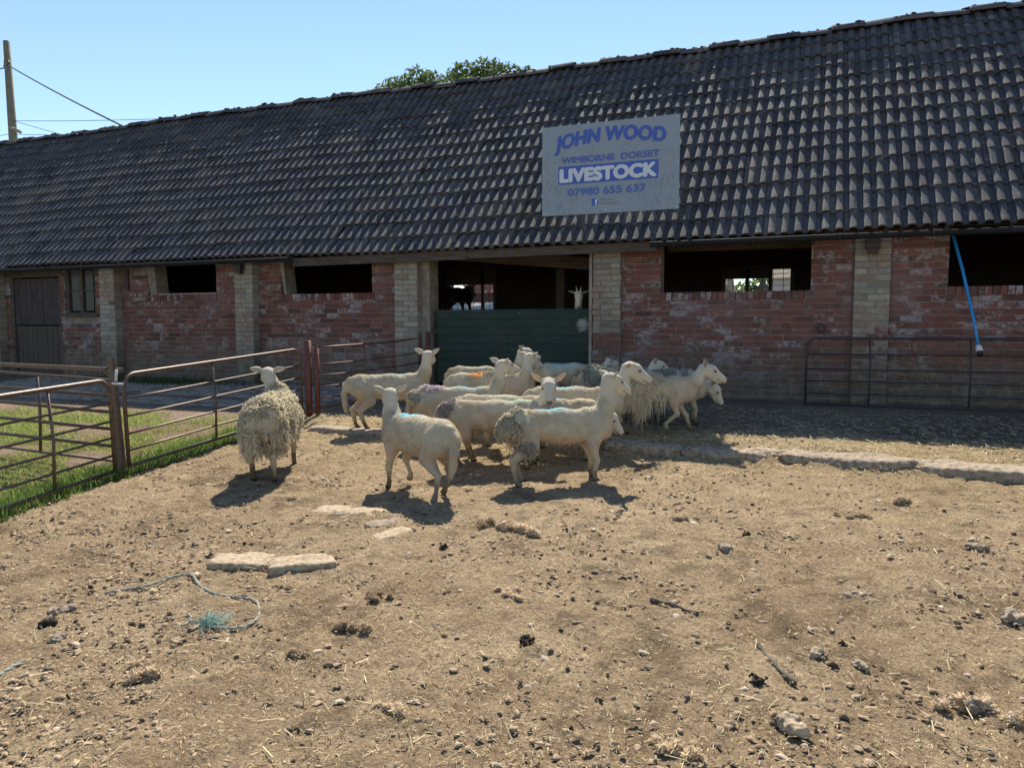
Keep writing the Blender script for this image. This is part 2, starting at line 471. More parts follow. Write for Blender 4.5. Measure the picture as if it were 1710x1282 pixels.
CH, CL = .078, .236
bricks = []      # (cx, cz, w, h, y_front, rnd, painted)
def solid_intervals(z0, z1):
    cut = []
    for (a_, b_, c_, d_) in OPEN:
        lo = c_ - .106 if c_ > 1 else c_
        if z1 > lo + .012 and z0 < d_: cut.append((a_, b_))
    out = []; x = -16.5
    for a_, b_ in cut: out.append((x, a_)); x = b_
    out.append((x, 4.4)); return out
PIERS = [(-15.3, -14.72, .16), (-11.995, -11.62, .16), (-8.90, -8.53, .16), (-5.865, -5.47, .16), (-2.81, -2.42, .07), (.43, .83, .06)]
row = 0; z = .36
while z < ZT - .03:
    for (a_, b_) in solid_intervals(z, z + CH):
        # split by piers
        segs = [(a_, b_)]
        for (p0, p1, d) in PIERS:
            ns = []
            for (s0, s1) in segs:
                if p1 <= s0 or p0 >= s1: ns.append((s0, s1)); continue
                if p0 > s0: ns.append((s0, p0))
                if p1 < s1: ns.append((p1, s1))
            segs = ns
        for (s0, s1) in segs:
            off = (row % 2) * CL / 2 + (0.0 if row % 4 < 2 else .03)
            k = math.floor((s0 + 30) / CL) - 1; xx = -30 + k * CL + off; flem = (row % 3 == 1)
            while xx < s1:
                ws = [CL, CL / 2] if flem else [CL]
                for w_ in ws:
                    u0, u1 = max(xx, s0), min(xx + w_ - .010, s1)
                    if u1 - u0 > .03:
                        bricks.append(((u0 + u1) / 2, z + CH / 2, u1 - u0, CH - .011, YW - random.uniform(-.002, .006), random.random(), 0))
                    xx += w_
    for (a_, b_, c_, d_) in OPEN:
        lo = c_ - .106
        if c_ > 1 and z + .02 < lo < z + CH - .012 and a_ > -11.5:
            xx = a_ - .1
            while xx < b_:
                bricks.append((min(xx, b_ - .1) + .11, (z + lo) / 2 - .003, .222, lo - z - .010, YW - .002, random.random(), 0)); xx += .236
    z += CH; row += 1
# sill course, bricks on edge
for (a_, b_, c_, d_) in OPEN:
    if c_ > 1 and a_ > -11.5:
        xx = a_
        while xx < b_ - .02:
            w_ = .074
            bricks.append((xx + w_ / 2, c_ - .052, w_ - .008, .104, YW - .012 - random.uniform(0, .006), random.choice([.82, .86, .9, .95, .05, .7]), 0)); xx += w_
    elif c_ > 1:
        pass
wallbricks = bricks
# pier cores and their bricks
pierbricks = []
for i, (p0, p1, d) in enumerate(PIERS):
    pm = MB(); pm.box(p0 + .006, p1 - .006, YW - d + .006, YW + .006 - .001, .25, ZT - .06)
    po = bpart('pier', pm, M_MORTAR)
    z = .30; row = 0
    while z < ZT - .12:
        W = p1 - p0
        cuts = [0, W * .62, W] if row % 2 else [0, W * .38, W]
        if i == 4: cuts = [0, W * .3, W] if row % 2 else [0, W * .66, W]
        low = z < 1.30 and i in (5,)
        for c0, c1 in zip(cuts[:-1], cuts[1:]):
            if i == 4 and c0 == 0 and random.random() < .22 and z > 1.1: continue    # missing brick faces
            pnt = 1
            if i == 5 and z < 1.32 and random.random() < .6: pnt = 0
            if i == 4 and z < 1.30: pnt = 0
            if i == 1 and abs(z - 1.75) < .04 and c0 > 0: pnt = 0
            jx = random.uniform(-.012, .012) if i == 4 else 0
            pierbricks.append((p0 + (c0 + c1) / 2 + jx, z + CH / 2, c1 - c0 - .010, CH - .010, YW - d - random.uniform(-.004, .006) - (random.uniform(0, .012) if i == 4 else 0), random.random(), pnt, po, p1))
        # side face brick (right side), seen from the right
        if d > .1:
            pierbricks.append((p1, z + CH / 2, -1, CH - .010, YW - d, random.random(), 1, po, p1))
        z += CH; row += 1

def brick_geo(w, h, dpt=.05, ch=.004, j=.0015, seed=0):
    rr = random.Random(seed)
    V = []
    for (yy, inset) in ((dpt, 0), (ch, 0), (0, ch)):
        for (sx, sz) in ((-1, -1), (1, -1), (1, 1), (-1, 1)):
            V.append((sx * (w / 2 - inset) + rr.uniform(-j, j), yy + rr.uniform(-j, j) * (1 if yy < dpt else 0), sz * (h / 2 - inset) + rr.uniform(-j, j)))
    Fc = [(8, 9, 10, 11)]
    for a_ in (0, 4):
        for k in range(4):
            Fc.append((a_ + k, a_ + (k + 1) % 4, a_ + 4 + (k + 1) % 4, a_ + 4 + k))
    return V, Fc
# choose the 300 that show largest (by area over distance squared)
allb = [(b, None) for b in wallbricks] + [(b[:7], b[7]) for b in pierbricks if b[2] > 0]
def showsize(b):
    dd = (Vector((b[0], b[4], b[1])) - cam.location).length
    vis = 1.0 if b[0] > -6.2 else .6
    return b[2] * vis / dd ** 1.3 + (.01 if -6 < b[0] < 2.3 else -.05)
order = sorted(allb, key=lambda q: -showsize(q[0]))
shared = {}
stuff = {0: MB(), 1: MB()}
for i, (b, po) in enumerate(order):
    cx, cz, w_, h_, yf, r_, pnt = b
    if i < 300:
        key = (round(w_ / .015), round(h_ / .01), pnt, random.randrange(4))
        if key not in shared:
            V, Fc = brick_geo(w_, h_, seed=len(shared)); shared[key] = (np_mesh('brick', V, Fc, M_PBRICK if pnt else M_BRICK), w_, h_)
        me, w0, h0 = shared[key]
        o = link('brick', me); o.parent = po or wall
        o.matrix_parent_inverse = Matrix.Identity(4)
        o.location = (cx, yf, cz)
        o.scale = (w_ / w0, 1, h_ / h0)
    else:
        V, Fc = brick_geo(w_, h_, seed=i)
        stuff[pnt].add([(v[0] + cx, v[1] + yf, v[2] + cz) for v in V], Fc, r_)
for b in pierbricks:
    if b[2] < 0:   # return face of pier
        p1, cz, _, h_, yf, r_, pnt, po, _ = b
        stuff[1].box(p1 - .02, p1 + .001 + random.uniform(0, .003), yf + .012, YW - .004, cz - h_ / 2, cz + h_ / 2, r_)
for k, nm in ((0, 'brickwork'), (1, 'pier_brickwork')):
    o = bpart(nm, stuff[k], M_PBRICK if k else M_BRICK, None, False, True); o['kind'] = 'stuff'

# concrete jambs
jm = MB(); jm.box(-5.468, -5.335, YW - .03, YW + .25, .3, ZT); bpart('door_jamb', jm, M_CONC)
jm = MB(); jm.box(-2.855, -2.815, YW - .085, YW + .24, .3, ZT); bpart('door_jamb', jm, M_CONC)
for (xa, xb, zz) in ((-10.98, -10.74, 1.95), (-8.08, -7.95, 1.92)):
    jm = MB(); jm.add([(xa - .02, YW - .03, ZT), (xb - .06, YW - .03, ZT), (xb, YW - .03, zz), (xa + .09, YW - .03, zz),
                       (xa - .02, YW + .24, ZT), (xb - .06, YW + .24, ZT), (xb, YW + .24, zz), (xa + .09, YW + .24, zz)],
                      [(3, 2, 1, 0), (4, 5, 6, 7), (0, 1, 5, 4), (1, 2, 6, 5), (2, 3, 7, 6), (3, 0, 4, 7)])
    bpart('window_jamb', jm, M_MORTAR)
mb = MB(); mb.box(-10.9, -9.43, YW - .015, YW + .2, 1.951, 1.975); bpart('sill_board', mb, M_CONC)
mb = MB(); mb.box(-13.1, -12.2, YW - .06, YW + .1, 1.575, 1.62); bpart('window_sill', mb, M_BEAM)

# stable door: planks, hinges
for (zlo, zhi, mt, n_, inset) in ((1.43, 2.32, M_DOORW, 8, .03), (.49, 1.41, M_DOORL, 9, .05)):
    bk = MB(); bk.box(-14.5, -13.24, YW + inset + .02, YW + inset + .05, zlo, zhi); leaf = bpart('stable_door_leaf', bk, mt)
    for k in range(n_):
        w_ = (1.26) / n_; x0 = -14.5 + k * w_
        pb = MB(); pb.box(x0 + .004, x0 + w_ - .004, YW + inset - random.uniform(0, .006), YW + inset + .019, zlo + random.uniform(0, .015), zhi - random.uniform(0, .01))
        o = pb.obj('plank', mt, None); o.parent = leaf
dk = MB(); dk.box(-14.6, -14.5, YW, YW + .12, .46, 2.34); dk.box(-13.24, -13.17, YW, YW + .12, .46, 2.34); bpart('door_frame', dk, M_BEAM)
for (xa, xb, zz) in ((-13.2, -12.85, 1.02), (-14.95, -14.5, 1.0), (-15.0, -14.45, 1.98)):
    hb = MB(); hb.box(xa, xb, YW - .03, YW - .012, zz - .02, zz + .02); bpart('strap_hinge', hb, M_STEEL_DK)
# casement window
fr = MB()
for xx in (-13.08, -12.72, -12.34): fr.box(xx, xx + .07, YW + .03, YW + .12, 1.62, 2.47)
fr.box(-13.08, -12.27, YW + .02, YW + .13, 1.62, 1.66); fr.box(-13.08, -12.27, YW + .03, YW + .12, 2.47, 2.56)
casement = bpart('casement_window', fr, M_BEAM)
m, nt, bs = newmat('old_glass'); bs.inputs['Base Color'].default_value = (.02, .024, .03, 1); bs.inputs['Roughness'].default_value = .3
bs.inputs['Specular IOR Level'].default_value = .3; M_GLASS = m
for xa in (-12.96, -12.60):
    for (za, zb) in ((1.69, 2.05), (2.08, 2.44)):
        gb = MB(); gb.box(xa, xa + .20, YW + .06, YW + .066, za, zb); o = gb.obj('pane', M_GLASS, None); o.parent = casement
    gb = MB(); gb.box(xa - .02, xa + .22, YW + .04, YW + .08, 2.05, 2.08); o = gb.obj('glazing_bar', M_BEAM, None); o.parent = casement

# gutter / fascia
EY, EZ = 9.65, 2.475
def gutter(xa, xb, dz=0.0, droop=0.0):
    g = MB(); n_ = 14; V = []; Fc = []; dz += .02
    for i in range(n_ + 1):
        t = i / n_; x = xa + (xb - xa) * t; zz = EZ - .035 + dz - droop * math.sin(math.pi * t)
        prof = [(-.055, .0)] + [(.055 * math.cos(a_), -.06 * math.sin(a_)) for a_ in [math.pi * (1 - k / 8) for k in range(9)]][0:] + [(.055, .0)]
        for (py, pz) in prof: V.append((x, EY - .085 + py, zz + pz))
        for (py, pz) in reversed(prof): V.append((x, EY - .085 + py * .9, zz + pz * .9 + .004))
    m_ = len(V) // (n_ + 1)
    for i in range(n_):
        for k in range(m_):
            Fc.append((i * m_ + k, i * m_ + (k + 1) % m_, (i + 1) * m_ + (k + 1) % m_, (i + 1) * m_ + k))
    Fc.append(list(range(m_))[::-1]); Fc.append(list(range(n_ * m_, (n_ + 1) * m_)))
    g.add(V, Fc); o = bpart('gutter', g, M_GUT, None, True)
    x = xa + .3
    while x < xb:
        t = (x - xa) / (xb - xa)
        b_ = MB(); zc = EZ - .035 + dz - droop * math.sin(math.pi * t)
        b_.tube([(x, EY - .085 + .068 * math.cos(q), zc + .012 - .075 * math.sin(q)) for q in [math.pi * k / 6 for k in range(7)]], .009, 5)
        br = b_.obj('gutter_bracket', M_STEEL_DK, None); br.parent = o; x += .95
gutter(-18, -7.55, 0, 0); gutter(-1.95, 4.4, 0, .0)
fb = MB(); fb.bar((-7.6, 9.72, 2.40), (-4.6, 9.72, 2.415), .03, .13); fb.bar((-4.62, 9.735, 2.42), (-1.9, 9.735, 2.43), .03, .12); bpart('fascia_board', fb, M_BEAM)
pl = MB(); pl.box(XL, XR, YW + .0, YW + .18, ZT, ZT + .09); bpart('wall_plate', pl, M_BEAM)
for xx in np.arange(-16, 4.3, .62):
    rf = MB(); rf.bar((xx, 9.72, 2.50), (xx, 10.6, 2.50 + .88 * 1.11), .05, .08); bpart('rafter_end', rf, M_BEAM)
# cast-iron heads at eaves and wall fittings
for (xx, yy) in ((.62, 9.80), (-8.75, 9.72)):
    hd = MB(); hd.box(xx - .08, xx + .08, yy, YW - .03, 2.32, 2.42); hd.box(xx - .05, xx + .05, yy + .03, YW - .03, 2.26, 2.32); bpart('pier_bracket', hd, M_STEEL_DK)
hk = MB(); hk.box(-11.50, -11.42, YW - .035, YW - .008, 2.05, 2.42); bpart('iron_bracket', hk, M_STEEL_DK)
bo = MB(); bo.tube([(-11.28, YW - .05, 1.875), (-10.95, YW - .06, 1.88)], [.03, .035], 8); bpart('wall_bolt', bo, M_CONC)
rg = MB(); rg.tube([(.083 + .045 * math.cos(t), YW - .03 - .01 * math.sin(t), 1.378 + .045 * math.sin(t)) for t in np.linspace(0, 2 * math.pi, 17)], .011, 6, False); bpart('tether_ring', rg, M_STEEL_DK, None, True)

# roof ---------------------------------------------------------------
PITCH = R(46.5); GA = .333; NR = 14
cp, sp = math.cos(PITCH), math.sin(PITCH)
def roofP(x, s, n): return (x, EY + s * cp - n * sp, EZ + s * sp + n * cp)
sag = lambda x: .02 * math.sin(x * .5 + 1) + .012 * math.sin(x * 1.3)
SL = GA * NR + .03
dk = MB(); dk.add([roofP(XL, .12, -.03), roofP(XR, .12, -.03), roofP(XR, SL, -.03), roofP(XL, SL, -.03), roofP(XL, .12, -.07), roofP(XR, .12, -.07), roofP(XR, SL, -.07), roofP(XL, SL, -.07)],
                  [(0, 1, 2, 3), (7, 6, 5, 4), (0, 4, 5, 1), (1, 5, 6, 2), (2, 6, 7, 3), (3, 7, 4, 0)])
yr, zr = EY + SL * cp, EZ + SL * sp
dk.add([(XL, yr, zr), (XR, yr, zr), (XR, 14.6, zr - (14.6 - yr) * 1.11), (XL, 14.6, zr - (14.6 - yr) * 1.11), (XL, yr, zr - .06), (XR, yr, zr - .06), (XR, 14.6, zr - .06 - (14.6 - yr) * 1.11), (XL, 14.6, zr - .06 - (14.6 - yr) * 1.11)],
       [(0, 1, 2, 3), (7, 6, 5, 4), (0, 4, 5, 1), (1, 5, 6, 2), (2, 6, 7, 3), (3, 7, 4, 0)])
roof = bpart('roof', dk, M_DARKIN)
prof1 = [(0, 0), (.048, .000), (.056, .024), (.066, .034), (.088, .038), (.112, .037), (.130, .032), (.142, .004), (.15, 0)]
prof = prof1[:-1] + [(x + .15, h) for x, h in prof1]
prof[-1] = (.299, 0)
TL = .405; TA = .080; TH = .024
def tile_geo(seed=0):
    rr = random.Random(seed); V = []
    np_ = len(prof)
    for (s, n0) in ((0, .042), (TL, .042 - TL * TA)):
        for (x, h) in prof: V.append((x, s + (rr.uniform(-.003, .003) if s == 0 else 0), n0 + h * 1.0 + (rr.uniform(-.0015, .0015))))
    for (x, h) in prof: V.append((x, .002, .042 + h - TH))
    Fc = []
    for k in range(np_ - 1):
        Fc.append((k, k + 1, np_ + k + 1, np_ + k)); Fc.append((2 * np_ + k, 2 * np_ + k + 1, k + 1, k))
    return V, Fc
TG = [tile_geo(i) for i in range(5)]
TM = [np_mesh('roof_tile', V, Fc, M_TILE) for V, Fc in TG]
MR = Matrix(((1, 0, 0, 0), (0, cp, -sp, 0), (0, sp, cp, 0), (0, 0, 0, 1)))
tiles = []
for rI in range(NR):
    for cI in range(int((XR - XL) / .30)):
        x0 = XL + cI * .30
        tiles.append((x0, rI * GA))
cr = MB()
# tiles visible in frame, nearest first
def tshow(t):
    p = Vector(roofP(t[0] + .15, t[1], 0)); d = p - cam.location
    right = Vector((.928, .373, 0)); f = Vector((-.373, .928, 0)); xr = d.dot(right) / d.dot(f)
    return (-1e9 if xr > .70 else 0) - d.length
tiles.sort(key=lambda t: -tshow(t))
for i, (x0, s0) in enumerate(tiles):
    k = random.randrange(5)
    tilt = random.gauss(0, .017); rollz = random.gauss(0, .010); sj = random.gauss(0, .004); nj = random.uniform(0, .003)
    slip = random.random() < .004
    M = Matrix.Translation(Vector((x0, EY, EZ + sag(x0)))) @ MR @ Matrix.Translation(Vector((0, s0 + sj - (.06 if slip else 0), nj))) @ Matrix.Rotation(tilt, 4, 'X') @ Matrix.Rotation(rollz, 4, 'Y') @ Matrix.Rotation(random.gauss(0, .004), 4, 'Z')
    if i < 300:
        o = link('roof_tile', TM[k]); o.parent = roof; o.matrix_local = M
    else:
        V, Fc = TG[k]
        cr.add([tuple(M @ Vector(v)) for v in V], Fc, random.random())
o = cr.obj('roof_tiling', M_TILE, None, False, True); o.parent = roof; o['kind'] = 'stuff'

# ridge tiles
def ridge_geo(seed):
    rr = random.Random(seed); V = []; n_ = 9
    for x in (0, .03, .44, .47):
        for k in range(n_):
            t = math.pi * (k / (n_ - 1)) ; r_ = .135 if 0 < x < .47 else .125
            V.append((x + rr.uniform(-.004, .004), -math.cos(t) * r_ * 1.1, math.sin(t) * r_ * .8 + rr.uniform(-.005, .005)))
    Fc = [(i * n_ + k, (i + 1) * n_ + k, (i + 1) * n_ + k + 1, i * n_ + k + 1) for i in range(3) for k in range(n_ - 1)]
    return V, Fc
RM = [np_mesh('ridge_tile', *ridge_geo(i), M_TILE, False) for i in range(4)]
x = XL; i = 0; ridgetops = []
while x < XR - .3:
    o = link('ridge_tile', RM[i % 4]); o.parent = roof
    hi = .03 if i % 2 else .0
    o.location = (x, yr - .01, zr - .035 + hi + sag(x)); o.rotation_euler = (random.gauss(0, .03), random.gauss(0, .02), random.gauss(0, .01))
    ridgetops.append((x, zr - .035 + hi + sag(x) + .11, i % 2)); x += .455; i += 1

# moss cushions on tiles and ridge (one countless growth)
def blob(mb, c, r, sq=.6, seed=0, nl=5):
    rr = random.Random(seed); V = [(c[0], c[1], c[2] + r * sq)]
    for j, (a_, rd) in enumerate(((.6, .85), (-.25, 1.0))):
        for k in range(nl):
            t = 2 * math.pi * (k + .5 * j) / nl; q = r * rd * rr.uniform(.75, 1.2)
            V.append((c[0] + q * math.cos(t), c[1] + q * math.sin(t), c[2] + r * a_ * sq * rr.uniform(.7, 1.3)))
    Fc = [(0, 1 + k, 1 + (k + 1) % nl) for k in range(nl)]
    for k in range(nl):
        a_, b_ = 1 + k, 1 + (k + 1) % nl; c_, d_ = 1 + nl + k, 1 + nl + (k + 1) % nl
        Fc += [(a_, c_, b_), (b_, c_, d_)]
    mb.add(V, Fc)
ms = MB()
for i in range(2600):
    x0, s0 = random.choice(tiles)
    if random.random() > .35 + .5 * (s0 / SL) + .3 * math.sin(x0 * .9): continue
    xo = random.choice([.05, .13, .2, .28, .0]) + random.gauss(0, .01)
    if random.random() < .3:
        for k in range(random.randrange(2, 5)):
            c = roofP(x0 + xo, s0 + .01 + k * .045, .052 - k * .002); blob(ms, c, random.uniform(.010, .022), .8, i * 9 + k)
    else:
        c = roofP(x0 + xo, s0 + random.uniform(-.01, .05), .045); blob(ms, c, random.uniform(.010, .030), .7, i)
for (x, zt, hi) in ridgetops:
    for k in range(16):
        blob(ms, (x + random.uniform(0, .45), yr - .01 + random.uniform(-.08, .06), zt - .025 + random.uniform(-.015, .012)), random.uniform(.02, .045), .55, k + int(x * 100))
o = ms.obj('moss', M_MOSS, None, True); o.parent = roof; o['kind'] = 'stuff'

# interior ------------------------------------------------------------
YB = 13.6
BW = [(-6.85, -5.80, 1.05, 2.56), (-1.50, -.34, 1.80, 2.42)]
bwm = MB(); x = XL
for (x0, x1, z0, z1) in BW:
    bwm.box(x, x0, YB, YB + .2, .3, 5.4); bwm.box(x0, x1, YB, YB + .2, .3, z0); bwm.box(x0, x1, YB, YB + .2, z1, 5.4); x = x1
bwm.box(x, XR, YB, YB + .2, .3, 5.4)
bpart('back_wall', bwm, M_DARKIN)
for xs in (XL, XR - .2):
    sd = MB(); sd.add([(xs, 10.24, .2), (xs, 13.6, .2), (xs, 13.6, 4.9), (xs, 12.8, 5.7), (xs, 10.24, 2.9), (xs + .2, 10.24, .2), (xs + .2, 13.6, .2), (xs + .2, 13.6, 4.9), (xs + .2, 12.8, 5.7), (xs + .2, 10.24, 2.9)],
                      [(0, 1, 2, 3, 4), (9, 8, 7, 6, 5), (0, 5, 6, 1), (1, 6, 7, 2), (2, 7, 8, 3), (3, 8, 9, 4), (4, 9, 5, 0)])
    bpart('gable_wall', sd, M_BRICK)
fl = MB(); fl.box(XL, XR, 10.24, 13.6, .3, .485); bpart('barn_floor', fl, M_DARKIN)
for (x0, x1, z0, z1) in BW:
    wf = MB()
    wf.box(x0 - .02, x0 + .05, YB - .04, YB + .05, z0, z1); wf.box(x1 - .05, x1 + .02, YB - .04, YB + .05, z0, z1); wf.box(x0, x1, YB - .04, YB + .05, z1 - .05, z1 + .02)
    if x0 > -3:
        wf.box(x0 + .38, x0 + .44, YB, YB + .05, z0, z1); wf.box(x0 + .76, x0 + .82, YB, YB + .05, z0, z1); wf.box(x0, x0 + .78, YB, YB + .04, 2.22, z1)
    else:
        wf.box(x0 + .72, x0 + .78, YB, YB + .05, z0, z1); wf.box(x0, x1, YB, YB + .04, 2.22, z1)
    w_ = bpart('back_window_frame', wf, M_BEAM)
    ws = MB(); n_ = int((x1 - x0) / .16)
    for k in range(1, n_): ws.tube([(x0 + k * (x1 - x0) / n_, YB + .07, z0), (x0 + k * (x1 - x0) / n_, YB + .07, z1)], .005, 4)
    for zz in np.arange(z0 + .1, z1, .10): ws.tube([(x0, YB + .078, zz), (x1, YB + .078, zz)], .005, 4)
    o = ws.obj('wire_mesh', M_WIRE, None); o.parent = w_; o['kind'] = 'stuff'
tb = MB(); tb.bar((-5.6, 10.6, 2.55), (-2.6, 10.9, 2.28), .12, .18); bpart('tie_beam', tb, M_BEAM)
tb = MB(); tb.bar((-1.95, 10.8, 2.5), (.1, 10.9, 2.5), .1, .1); bpart('tie_beam', tb, M_BEAM)
tb = MB(); tb.bar((-3.9, 11.9, .48), (-3.9, 11.9, 3.6), .14, .14, (0, 1, 0)); bpart('roof_post', tb, M_BEAM)

# green half door -----------------------------------------------------
gd = empty('half_door', (-4.05, YW, .47)); tag(gd, 'dark green boarded half door closing the wide barn entrance', 'door')
gi = Matrix.Translation(-Vector((-4.05, YW, .47)))
zz = .56; k = 0; bh = .1185
while zz < 1.62:
    b_ = MB(); zt = min(zz + bh, 1.64)
    b_.box(-5.24, -2.875, YW + .03 - random.uniform(0, .004), YW + .06, zz + .0035, zt - .0035)
    o = b_.obj('board', M_GREEND, gd); o.matrix_parent_inverse = gi; zz += bh
b_ = MB(); b_.box(-5.24, -2.875, YW + .061, YW + .09, .56, 1.62); o = b_.obj('backing', M_STEEL_DK, gd); o.matrix_parent_inverse = gi
b_ = MB(); b_.box(-5.255, -2.86, YW + .022, YW + .092, 1.625, 1.645); o = b_.obj('top_rail', M_GREEND, gd); o.matrix_parent_inverse = gi
b_ = MB(); b_.box(-5.335, -5.30, YW + .0, YW + .06, .9, 1.05); b_.box(-5.335, -5.24, YW + .02, YW + .04, 1.30, 1.34); o = b_.obj('latch', M_STEEL_DK, gd); o.matrix_parent_inverse = gi
# ------------------------------------------------------------------ sign
def mat_flat(name, c, rough=.45): return simple(name, tuple(v * .93 for v in c), c, 14, rough, 0, spec=.4)
M_SIGN = mat_flat('sign_board', (.24, .29, .345)); M_SBLUE = mat_flat('sign_blue', (.05, .10, .42)); M_SWHITE = mat_flat('sign_white', (.55, .60, .68))  # sign_board: a white board with its shade mixed into the grey-blue base colour
M_SGREY = mat_flat('sign_grey_print', (.18, .215, .26)); M_SDK = mat_flat('sign_small_print', (.22, .23, .26)); M_SBL2 = mat_flat('sign_light_blue', (.08, .13, .40))
SX0, SX1, SZ0, SZ1, SY = -3.53, -1.66, 2.915, 4.11, 9.90
SW, SH = SX1 - SX0, SZ1 - SZ0
sign = empty('sign', (SX0, SY, SZ0)); tag(sign, 'white livestock dealer sign board, colour greyed for shade, with blue lettering standing on the tiled roof', 'sign')
b_ = MB(); b_.box(0, SW, 0, .006, 0, SH); b_.obj('board', M_SIGN, sign)
b_ = MB()
for xx in (.25, SW - .25):
    b_.bar((xx, .03, .02), (xx, .03, SH - .03), .04, .04, (0, 1, 0)); b_.bar((xx, .05, SH - .12), (xx, 1.06, SH - .12), .04, .04); b_.bar((xx, .05, .62), (xx, .58, .62), .04, .04)
b_.obj('bracket', M_STEEL_DK, sign)
def text(body, x, z, size, mat, bold=.0, width=None, arc=0.0, shear=0.0, name='lettering', depth=.0015, fixw=True, wt=.008):
    cu = bpy.data.curves.new('t', 'FONT'); cu.body = body; cu.size = size; cu.offset = bold; cu.align_x = 'LEFT'; cu.extrude = 0; cu.resolution_u = 6; cu.shear = shear
    cu.space_character = 1.03
    ob = bpy.data.objects.new('t', cu); COL.objects.link(ob)
    dg = bpy.context.evaluated_depsgraph_get(); me = bpy.data.meshes.new_from_object(ob.evaluated_get(dg))
    bpy.data.objects.remove(ob)
    co = np.array([v.co[:] for v in me.vertices]); x0, x1 = co[:, 0].min(), co[:, 0].max()
    s_ = (width / (x1 - x0)) if width else 1
    X = (co[:, 0] - x0) * s_; Zc = co[:, 1].copy(); Wd = (x1 - x0) * s_
    u = X / Wd * 2 - 1
    Zc = Zc + arc * (1 - u * u)
    # rotate locally along arc
    for i, v in enumerate(me.vertices): v.co = (x + X[i], -.0025 - depth, z + Zc[i])
    me.materials.clear(); me.materials.append(mat); me.name = name
    nv = len(me.vertices); V0 = np.array([v.co[:] for v in me.vertices]); F0 = [tuple(p_.vertices) for p_ in me.polygons]
    VV = []; FF = []
    for i, (dx, dz) in enumerate(((0, 0), (1, 0), (-1, 0), (0, .8), (0, -.8), (.7, .6), (-.7, -.6))):
        VV.append(V0 + np.array([dx * wt, -.00012 * i, dz * wt])); FF += [tuple(j + nv * i for j in f_) for f_ in F0]
    bpy.data.meshes.remove(me)
    return link(name, np_mesh(name, np.concatenate(VV), FF, mat), sign)
text('JOHN WOOD', .185, .865, .250, M_SBLUE, .002, 1.50, .085, .12, wt=.012)
text('WIMBORNE  DORSET', .285, .69, .112, M_SBL2, .0, 1.32, 0, wt=.007)
b_ = MB(); b_.box(.235, 1.60, -.0022, .0, .41, .65); b_.obj('blue_band', M_SBLUE, sign)
text('LIVESTOCK', .265, .447, .230, M_SWHITE, .003, 1.305, 0, depth=.002, wt=.014)
text('07980 655 637', .375, .255, .130, M_SBL2, .0, 1.06, 0, wt=.008)
b_ = MB(); b_.box(.71, .795, -.0022, 0, .105, .20); b_.obj('logo_square', M_SBLUE, sign)
text('f', .755, .110, .115, M_SWHITE, .0, None, 0, depth=.002, wt=.005)
text('Find us on', .825, .165, .042, M_SDK, .0, .18, wt=.0008)
text('Facebook', .825, .112, .056, M_SDK, .0, .25, wt=.0015)
# faint pencil drawing of two sheep faces
dr = MB()
def stroke(pts, w=.004, ox=0, sx=1):
    for (p, q) in zip(pts[:-1], pts[1:]):
        d = Vector((q[0] - p[0], q[1] - p[1])); 
        if d.length < 1e-6: continue
        d.normalize(); nx, nz = -d.y * w / 2, d.x * w / 2
        X = lambda v: ox + sx * v
        dr.add([(X(p[0] - nx), -.0015, p[1] - nz), (X(q[0] - nx), -.0015, q[1] - nz), (X(q[0] + nx), -.0015, q[1] + nz), (X(p[0] + nx), -.0015, p[1] + nz)], [(0, 1, 2, 3)])
for (ox, sx) in ((.30, 1), (SW - .32, -1)):
    head = [(.12 + .30 * math.cos(t) * .6, .62 + .30 * math.sin(t)) for t in np.linspace(.3, 2.9, 16)]; stroke(head, .006, ox, sx)
    stroke([(-.10, .70), (-.22, .78), (-.26, .66), (-.16, .52), (-.08, .56)], .006, ox, sx)
    stroke([(.30, .82), (.40, .90), (.44, .84), (.33, .76)], .006, ox, sx)
    stroke([(.30, .68), (.36, .5), (.42, .32), (.40, .2), (.30, .17), (.22, .22)], .006, ox, sx)
    stroke([(.12, .60), (.18, .62), (.22, .58), (.16, .56), (.12, .60)], .006, ox, sx)
    stroke([(.33, .24), (.38, .26)], .006, ox, sx)
    rr = random.Random(5)
    for k in range(70):
        px, pz = rr.uniform(-.24, .22), rr.uniform(.06, .5); q = rr.uniform(-.6, .2)
        stroke([(px, pz), (px + .025 * math.sin(q), pz - .05), (px + .06 * math.sin(q), pz - .095)], .0035, ox, sx)
tag(dr.obj('sheep_drawing', M_SGREY, sign), kind='stuff')
for (px, pz) in ((.03, .03), (SW - .03, .03), (.03, SH - .03), (SW - .03, SH - .03), (.02, SH * .5), (SW - .02, SH * .5), (SW * .48, .04), (SW * .48, SH - .035)):
    b_ = MB(); b_.tube([(px, -.006, pz), (px, 0, pz)], .009, 8); b_.obj('screw', M_WHITEP, sign)

